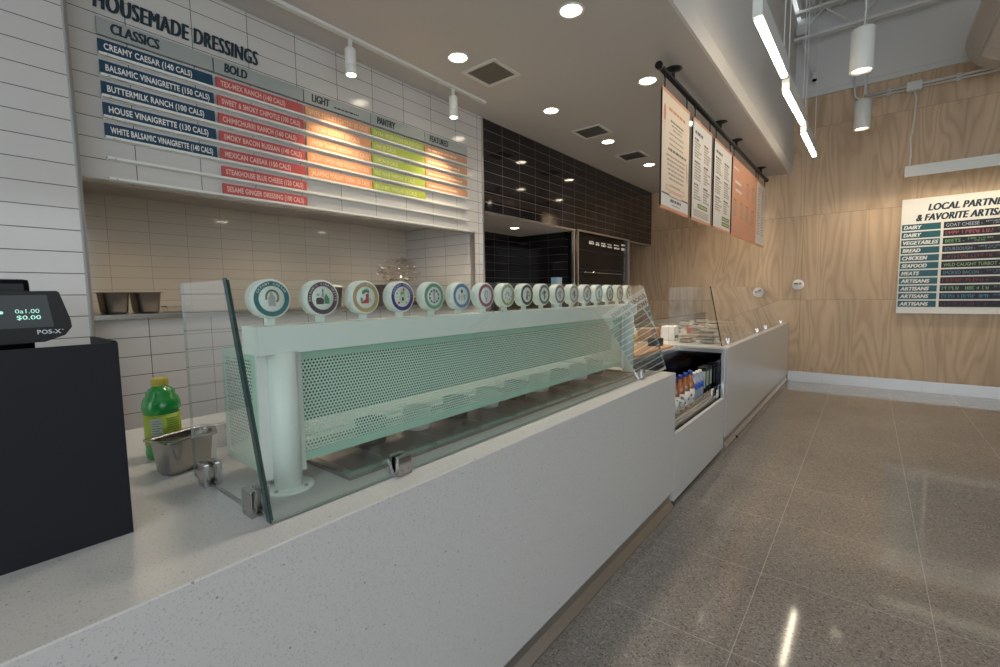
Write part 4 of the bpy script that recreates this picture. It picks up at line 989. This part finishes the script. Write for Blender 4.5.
MB().tube([(.345,8.03,3.87),(.37,7.98,3.75),(.36,7.9,3.5),(.33,7.75,3.2),(.335,7.63,3.0),(.325,7.61,2.835)],.009,8).build('cord','white',t)
MB().tube([(1.4,8.03,3.87),(1.38,7.85,3.3),(1.4,7.61,2.835)],.009,8).build('cord','white',t)
t=thing('security_camera','small white ceiling camera on a drop pipe beside the linear lights','camera',(-.72,7.95,4.3))
c_=MB(); c_.tube([(-.86,7.86,4.82),(-.80,7.9,4.6),(-.74,7.95,4.42),(-.73,7.96,4.36)],.018,8); c_.build('drop_pipe','white_paint',t)
MB().box(-.93,-.80,7.80,7.90,4.86,4.99,bev=.01).build('mount_box','white_paint',t)
MB().lathe([(.0,0),(.035,.005),(.045,.03),(.055,.07),(.03,.085),(0,.085)],(-.71,7.95,4.27),18).build('housing','white_paint',t); MB().lathe([(0,-.03),(.028,-.015),(.03,.01),(0,.01)],(-.71,7.95,4.27),14).build('lens','black_gloss',t)
# big round duct with side grille
t=thing('air_duct','large grey round air duct with side grille under the roof','duct',(1.09,6.5,4.1))
DX,DZ,DR=1.09,4.10,.35
du=MB(); prof=[(DR,-3.5)]
for k in range(12): y=-3.2+k*.3; prof+=[(DR,y),(DR+.003,y+.005),(DR,y+.01)]
prof+=[(DR,.38),(DR-.04,.40),(0,.40)]
du.lathe(prof,(DX,7.2,DZ),48,axis='y',caps=False); du.build('duct','grey_metal',t)
a=R(207); n_=Vector((math.cos(a),0,math.sin(a))); u_=Vector((-n_.z,0,n_.x)); c0=Vector((DX,0,DZ))
g=MB(); p0=c0+n_*(DR-.06); p1=c0+n_*(DR+.018)
for s_,yy in ((0,0),):
    A=[p0+u_*(-.11)+Vector((0,6.1,0)),p0+u_*.11+Vector((0,6.1,0)),p0+u_*.11+Vector((0,7.3,0)),p0+u_*(-.11)+Vector((0,7.3,0))]
    B=[q+n_*.078 for q in A]; g.hexa(A,B)
g.build('grille_frame','grey_metal',t)
g=MB()
for k in range(9):
    q=p1+u_*(-.085+k*.021)+n_*.002; g.add([q+Vector((0,6.14,0)),q+Vector((0,7.26,0)),q+u_*.013+Vector((0,7.26,0)),q+u_*.013+Vector((0,6.14,0))],[(0,1,2,3)])
g.build('louvers','vent_grey',t)

# ------------------------------------------------------------------ LOCAL PARTNERS sign and wall discs
t=thing('partners_sign','white, teal and black LOCAL PARTNERS & FAVORITE ARTISANS sign on plywood wall','sign',(.95,8.06,1.03))
SX0,SX1,SZ0,SZ1,SY=.298,1.46,1.035,2.51,8.055
MB().box(SX0,SX1,SY,YB-.001,SZ0,SZ1,bev=.003).build('board','sign',t)
mb=MB(); put_text(mb,'LOCAL PARTNERS',(.552,SY-.003,2.345),'-y',w=.745,h=.085,fat=.004,bold=.014,shear=.24,thick=.002); put_text(mb,'& FAVORITE ARTISANS',(.445,SY-.003,2.222),'-y',w=.885,h=.085,fat=.004,bold=.014,shear=.24,thick=.002); mb.build('title','ink',t)
names=['DAIRY','DAIRY','VEGETABLES','BREAD','CHICKEN','SEAFOOD','MEATS','ARTISANS','ARTISANS','ARTISANS','ARTISANS']
chalk=[('GOAT CHEESE -',(.45,.55,.62)),(None,(.50,.10,.13)),('BEETS -',(.22,.50,.20)),('SOURDOUGH -',(.22,.32,.42)),(None,(.22,.06,.07)),('WILD CAUGHT TURBOT - ',(.35,.55,.25)),('SMOKED BACON -',(.15,.28,.42)),(None,(.25,.04,.06)),(None,(.22,.42,.20)),(None,(.08,.26,.40)),(None,(.14,.04,.08))]
P_=.0985
for k,(nm,(s_,c)) in enumerate(zip(names,chalk)):
    z1=2.185-P_*k; z0=z1-.079
    cp_=MB().box(SX0+.012,.678,SY-.004,SY+.001,z0,z1).build('category_panel','teal',t)
    lt=MB(); put_text(lt,nm,(SX0+.03,SY-.0055,z0+.017),'-y',w=min(.335,.0345*len(nm)),h=.047,bold=.022,shear=.2,fat=.0022); lt.build('lettering','print_white',cp_)
    ch_=MB().box(.705,SX1-.012,SY-.004,SY+.001,z0,z1).build('chalk_strip','chalk',t)
    mb=MB()
    if s_: put_text(mb,s_.strip(),(.725,SY-.0055,z0+.018),'-y',w=.0245*len(s_.strip()),h=.042,bold=.0); x=.725+.0245*len(s_)+.03
    else: put_scrawl(mb,(.725,SY-.0055,z0+.020),'-y',.42,.040,200+k); x=1.18
    put_scrawl(mb,(x,SY-.0055,z0+.044),'-y',min(.22,1.42-x),.017,300+k); put_scrawl(mb,(x+.06,SY-.0055,z0+.020),'-y',.10,.014,400+k)
    if k in (0,1): put_words(mb,(1.29,SY-.0055,z0+.02),'-y',.13,.04,500+k)
    mb.build('chalk_writing',mat('chalk colour %d'%k,c,.8),ch_)
for x,z,lb_ in ((-.819,1.437,'white round plate with small dark print on the plywood wall'),):
    t=thing('round_wall_plate',lb_,'wall plate',(x,YB,z))
    MB().lathe([(.072,0),(.078,-.006),(.078,-.018),(.074,-.024),(0,-.024)],(x,YB,z),32,axis='y').build('plate','paper_white',t)
    mb=MB(); put_words(mb,(x-.045,YB-.0248,z+.012),'-y',.09,.018,int(-x*100)); put_words(mb,(x-.04,YB-.0248,z-.002),'-y',.08,.007,9); mb.build('print','ink_grey',t)

# ------------------------------------------------------------------ drinks in the cooler
M['amber']=mat('brown juice in glass',(.30,.10,.025),.08,coat=.5); M['blue_cap']=mat('blue cap',(.03,.07,.38),.35); M['clear_b']=mat('clear water bottle',(.30,.34,.40),.06,coat=.6); M['dark_b']=mat('dark glass bottle',(.02,.02,.03),.06,coat=.6)
M['lab_white']=mat('white drink label',(.68,.67,.64),.5); M['lab_art']=mat('label artwork',(.10,.10,.11),.5); M['lab_green']=mat('green label artwork',(.10,.32,.10),.5); M['lab_blue']=mat('blue drink label',(.03,.10,.50),.45); M['lab_red']=mat('red label artwork',(.35,.05,.05),.5)
def bottle_amber(loc,label,g):
    x,y,z=loc; t=thing('juice_bottle',label,'bottle',loc,g)
    MB().lathe([(0,0),(.030,0),(.034,.006),(.034,.15),(.031,.175),(.020,.20),(.0145,.215),(.0145,.245),(0,.245)],(x,y,z),20).build('body','amber',t)
    lb=MB(); lb.lathe([(.0345,.02),(.0345,.135)],(x,y,z),20); l_=lb.build('label','lab_white',t)
    a=MB(); rnd=random.Random(int(y*1000))
    for k in range(12):
        a0=rnd.uniform(-1.8,1.2); z0=rnd.uniform(.025,.11); 
        vs=[]
        for i in range(4):
            aa=a0+.35*i/3; vs+=[(x+.0349*math.cos(aa),y+.0349*math.sin(aa),z+z0),(x+.0349*math.cos(aa),y+.0349*math.sin(aa),z+z0+rnd.uniform(.006,.022))]
        a.add(vs,[(2*i,2*i+2,2*i+3,2*i+1) for i in range(3)],rnd.choice((0,0,1,2)))
    a.build('label_art',['lab_art','lab_green','lab_red'],l_)
    MB().lathe([(.0165,.243),(.0165,.268),(.014,.271),(0,.271)],(x,y,z),16).build('cap','blue_cap',t)
    return t
def bottle_water(loc,label,g,body='clear_b',lab='lab_blue',cap='white'):
    x,y,z=loc; t=thing('water_bottle',label,'bottle',loc,g)
    MB().lathe([(0,0),(.028,0),(.031,.005),(.030,.05),(.031,.055),(.030,.10),(.031,.105),(.031,.16),(.024,.19),(.013,.21),(.013,.225),(0,.225)],(x,y,z),18).build('body',body,t)
    MB().lathe([(.0316,.108),(.0316,.155)],(x,y,z),18).build('label',lab,t)
    MB().lathe([(.0145,.222),(.0145,.242),(0,.243)],(x,y,z),14).build('cap',cap,t)
    return t
def carton(loc,label,g):
    x,y,z=loc; t=thing('drink_carton',label,'carton',loc,g)
    MB().box(x-.035,x+.035,y-.04,y+.04,z,z+.25,bev=.003).build('box','black',t)
    MB().box(x+.0352,x+.036,y-.03,y+.03,z+.10,z+.22).build('front_print','fact',t); MB().box(x-.03,x+.03,y-.0408,y-.0402,z+.08,z+.22).build('side_print','fact',t)
CZ=.401; k=0
CZ2=.46
rs=MB()
g1='brown juice bottles in the front row of the cooler'
rows_=[3.02,3.14,3.26,3.38,3.50,3.62]
for i,y in enumerate(rows_):
    bottle_amber((-1.04,y,.485),'brown juice bottle with blue cap and white label, front row of the cooler' if i not in (len(rows_)-1,) else 'brown juice bottle with blue cap nearest the clear water bottles',g1 if i<len(rows_)-1 else None)
g2='clear bottles in the front row of the cooler'
for i,y in enumerate((3.72,3.80,3.88)): bottle_water((-1.04,y,.485),['clear water bottle with blue label beside the brown juice','clear water bottle with blue label, middle of its row','clear water bottle with blue label beside the black cartons'][i],'clear water bottles')
for i,y in enumerate((3.975,4.075)): carton((-1.04,y,.485),['black drink carton beside the clear water bottles','black drink carton in the cooler corner nearest the far counter'][i],'black drink cartons')
t=thing('cooler_step','dark bottle step inside the cooler under the front row','shelf',(-1.04,3.55,.401)); MB().box(-1.09,-.995,2.97,4.125,.401,.485).build('step','panel_dark',t)

# ------------------------------------------------------------------ things on the counter behind the cooler and under the far glass
M['wood_b']=mat('cutting board wood',(.50,.27,.14),.5); M['kraft']=mat('kraft cardboard',(.45,.26,.15),.7); M['red_p']=mat('red plastic',(.55,.04,.03),.4); M['yellow_p']=mat('yellow label',(.72,.52,.12),.5); M['deli']=mat('pale deli food',(.42,.36,.29),.7)
ZB=.867
t=thing('cutting_board','tan wooden cutting board on the counter behind the cooler','cutting board',(-1.48,3.55,ZB)); MB().box(-1.63,-1.335,3.02,4.12,ZB,ZB+.018,bev=.004).build('board','wood_b',t); MB().box(-1.5,-1.46,3.05,3.12,ZB+.018,ZB+.019).build('hand_slot','panel_dark',t)
t=thing('napkin_holder','black napkin holder on the cutting board','napkin holder',(-1.44,4.02,ZB+.018)); MB().box(-1.50,-1.40,3.95,4.06,ZB+.018,ZB+.085,bev=.006).build('body','black',t); MB().box(-1.49,-1.41,3.96,4.05,ZB+.085,ZB+.088).build('napkins','dark_plastic',t)
t=thing('label_printer','small white box with rounded edge standing behind the black napkin holder','box',(-1.53,4.62,.877)); MB().box(-1.60,-1.47,4.56,4.70,.877,1.02,bev=.012).build('body','paper_white',t); MB().box(-1.469,-1.466,4.58,4.68,.90,.93).build('slot','ink_grey',t)
t=thing('cardboard_box','brown cardboard box beside the white box on the far counter','box',(-1.66,4.5,.877)); MB().box(-1.78,-1.62,4.36,4.6,.877,1.0).build('carton','kraft',t); MB().box(-1.78,-1.62,4.47,4.49,1.0,1.0012).build('tape','paper_cream',t)
t=thing('squeeze_bottle','white squeeze bottle with yellow label behind the end of the glass guard','bottle',(-1.62,4.25,ZB)); MB().lathe([(.03,0),(.033,.005),(.033,.13),(.02,.155),(.008,.165),(.005,.20),(0,.20)],(-1.69,4.1,ZB),18).build('body','paper_white',t); MB().lathe([(.0335,.03),(.0335,.11)],(-1.69,4.1,ZB),18).build('label','yellow_p',t)
def deli(loc,label,g,stack=1):
    x,y,z=loc; t=thing('deli_container',label,'container',loc,g)
    MB().hexa([(x-.06,y-.075,z),(x+.06,y-.075,z),(x+.06,y+.075,z),(x-.06,y+.075,z)],[(x-.07,y-.085,z+.055),(x+.07,y-.085,z+.055),(x+.07,y+.085,z+.055),(x-.07,y+.085,z+.055)]).build('tub','glass_clear',t)
    MB().box(x-.055,x+.055,y-.07,y+.07,z+.003,z+.035,bev=.008).build('food','deli',t)
    MB().box(x-.074,x+.074,y-.089,y+.089,z+.0555,z+.063,bev=.002).build('lid','steel_dull' if (int(y*10)%3==0) else 'glass_clear',t)
n_=0
ordw=['nearest row','second row','third row','fourth row','fifth row','sixth row','seventh row','eighth row']
for j in range(7):
    y=4.52+.34*j
    for i,x in enumerate((-1.14,-1.33,-1.75)):
        if i==2 and j<2: continue
        for s_ in range(2 if (i+j)%2==0 else 1):
            deli((x,y,.877+.0635*s_),f'clear deli container, {ordw[j]} from the cooler, '+['beside the glass','in the middle','on the aisle side'][i]+(', top of stack' if s_ else (', bottom of stack' if (i+j)%2==0 else '')),'deli containers under the far glass')
t=thing('red_tub','small red plastic tub among the clear deli containers','tub',(-1.56,5.45,.877)); MB().lathe([(.05,0),(.06,.065),(.064,.07),(.055,.07),(.046,.008),(0,.008)],(-1.56,5.45,.877),20).build('tub','red_p',t); MB().lathe([(.066,.068),(.066,.08),(.0,.082)],(-1.56,5.45,.877),20).build('lid','red_p',t)
t=thing('back_rail','low steel backsplash along the aisle side of the far counter','rail',(-2.1,6.2,.877)); MB().box(-2.12,-2.09,4.4,8.05,.877,1.0,bev=.003).build('splash','steel_dull',t); MB().box(-2.125,-2.05,4.4,8.05,1.0,1.012,bev=.002).build('cap','steel',t)
t=thing('guard_post','slim steel post behind the far glass guard','post',(-1.2,6.35,.877)); MB().box(-1.21,-1.18,6.33,6.36,.88,1.40,bev=.002).build('post','alu',t); MB().lathe([(.035,0),(.035,.004),(0,.004)],(-1.195,6.345,.877),18).build('foot','alu',t)

# ------------------------------------------------------------------ light from the sky through the storefront
W=bpy.data.worlds.new('sky'); S.world=W; W.use_nodes=True
bg=W.node_tree.nodes['Background']; bg.inputs[0].default_value=(.88,.94,1.0,1); bg.inputs[1].default_value=2.6
for nm,loc,rot,sx,sy in (('daylight_right',(XR+.14,-1.0,1.9),(0,R(-90),0),2.2,6.6),('daylight_near',(1.2,YN-.14,2.45),(R(90),0,0),6.7,4.8)):
    l=bpy.data.lights.new(nm,'AREA'); l.shape='RECTANGLE'; l.size=sx; l.size_y=sy; l.cycles.is_portal=True
    ob=bpy.data.objects.new(nm,l); COL.objects.link(ob); ob.location=loc
    ob.rotation_euler=(0,R(90),0) if nm=='daylight_right' else (R(90),0,0)
S.view_settings.view_transform='Standard'; S.view_settings.look='None'; S.view_settings.gamma=1; S.view_settings.use_curve_mapping=False
S.view_settings.exposure=0.2
S.cycles.use_denoising=True; S.cycles.max_bounces=10; S.cycles.transparent_max_bounces=24; S.cycles.sample_clamp_indirect=4
for o in bpy.data.objects:
    if '_w' in o: del o['_w']
for m_ in bpy.data.materials:
    if 'p' in m_: del m_['p']
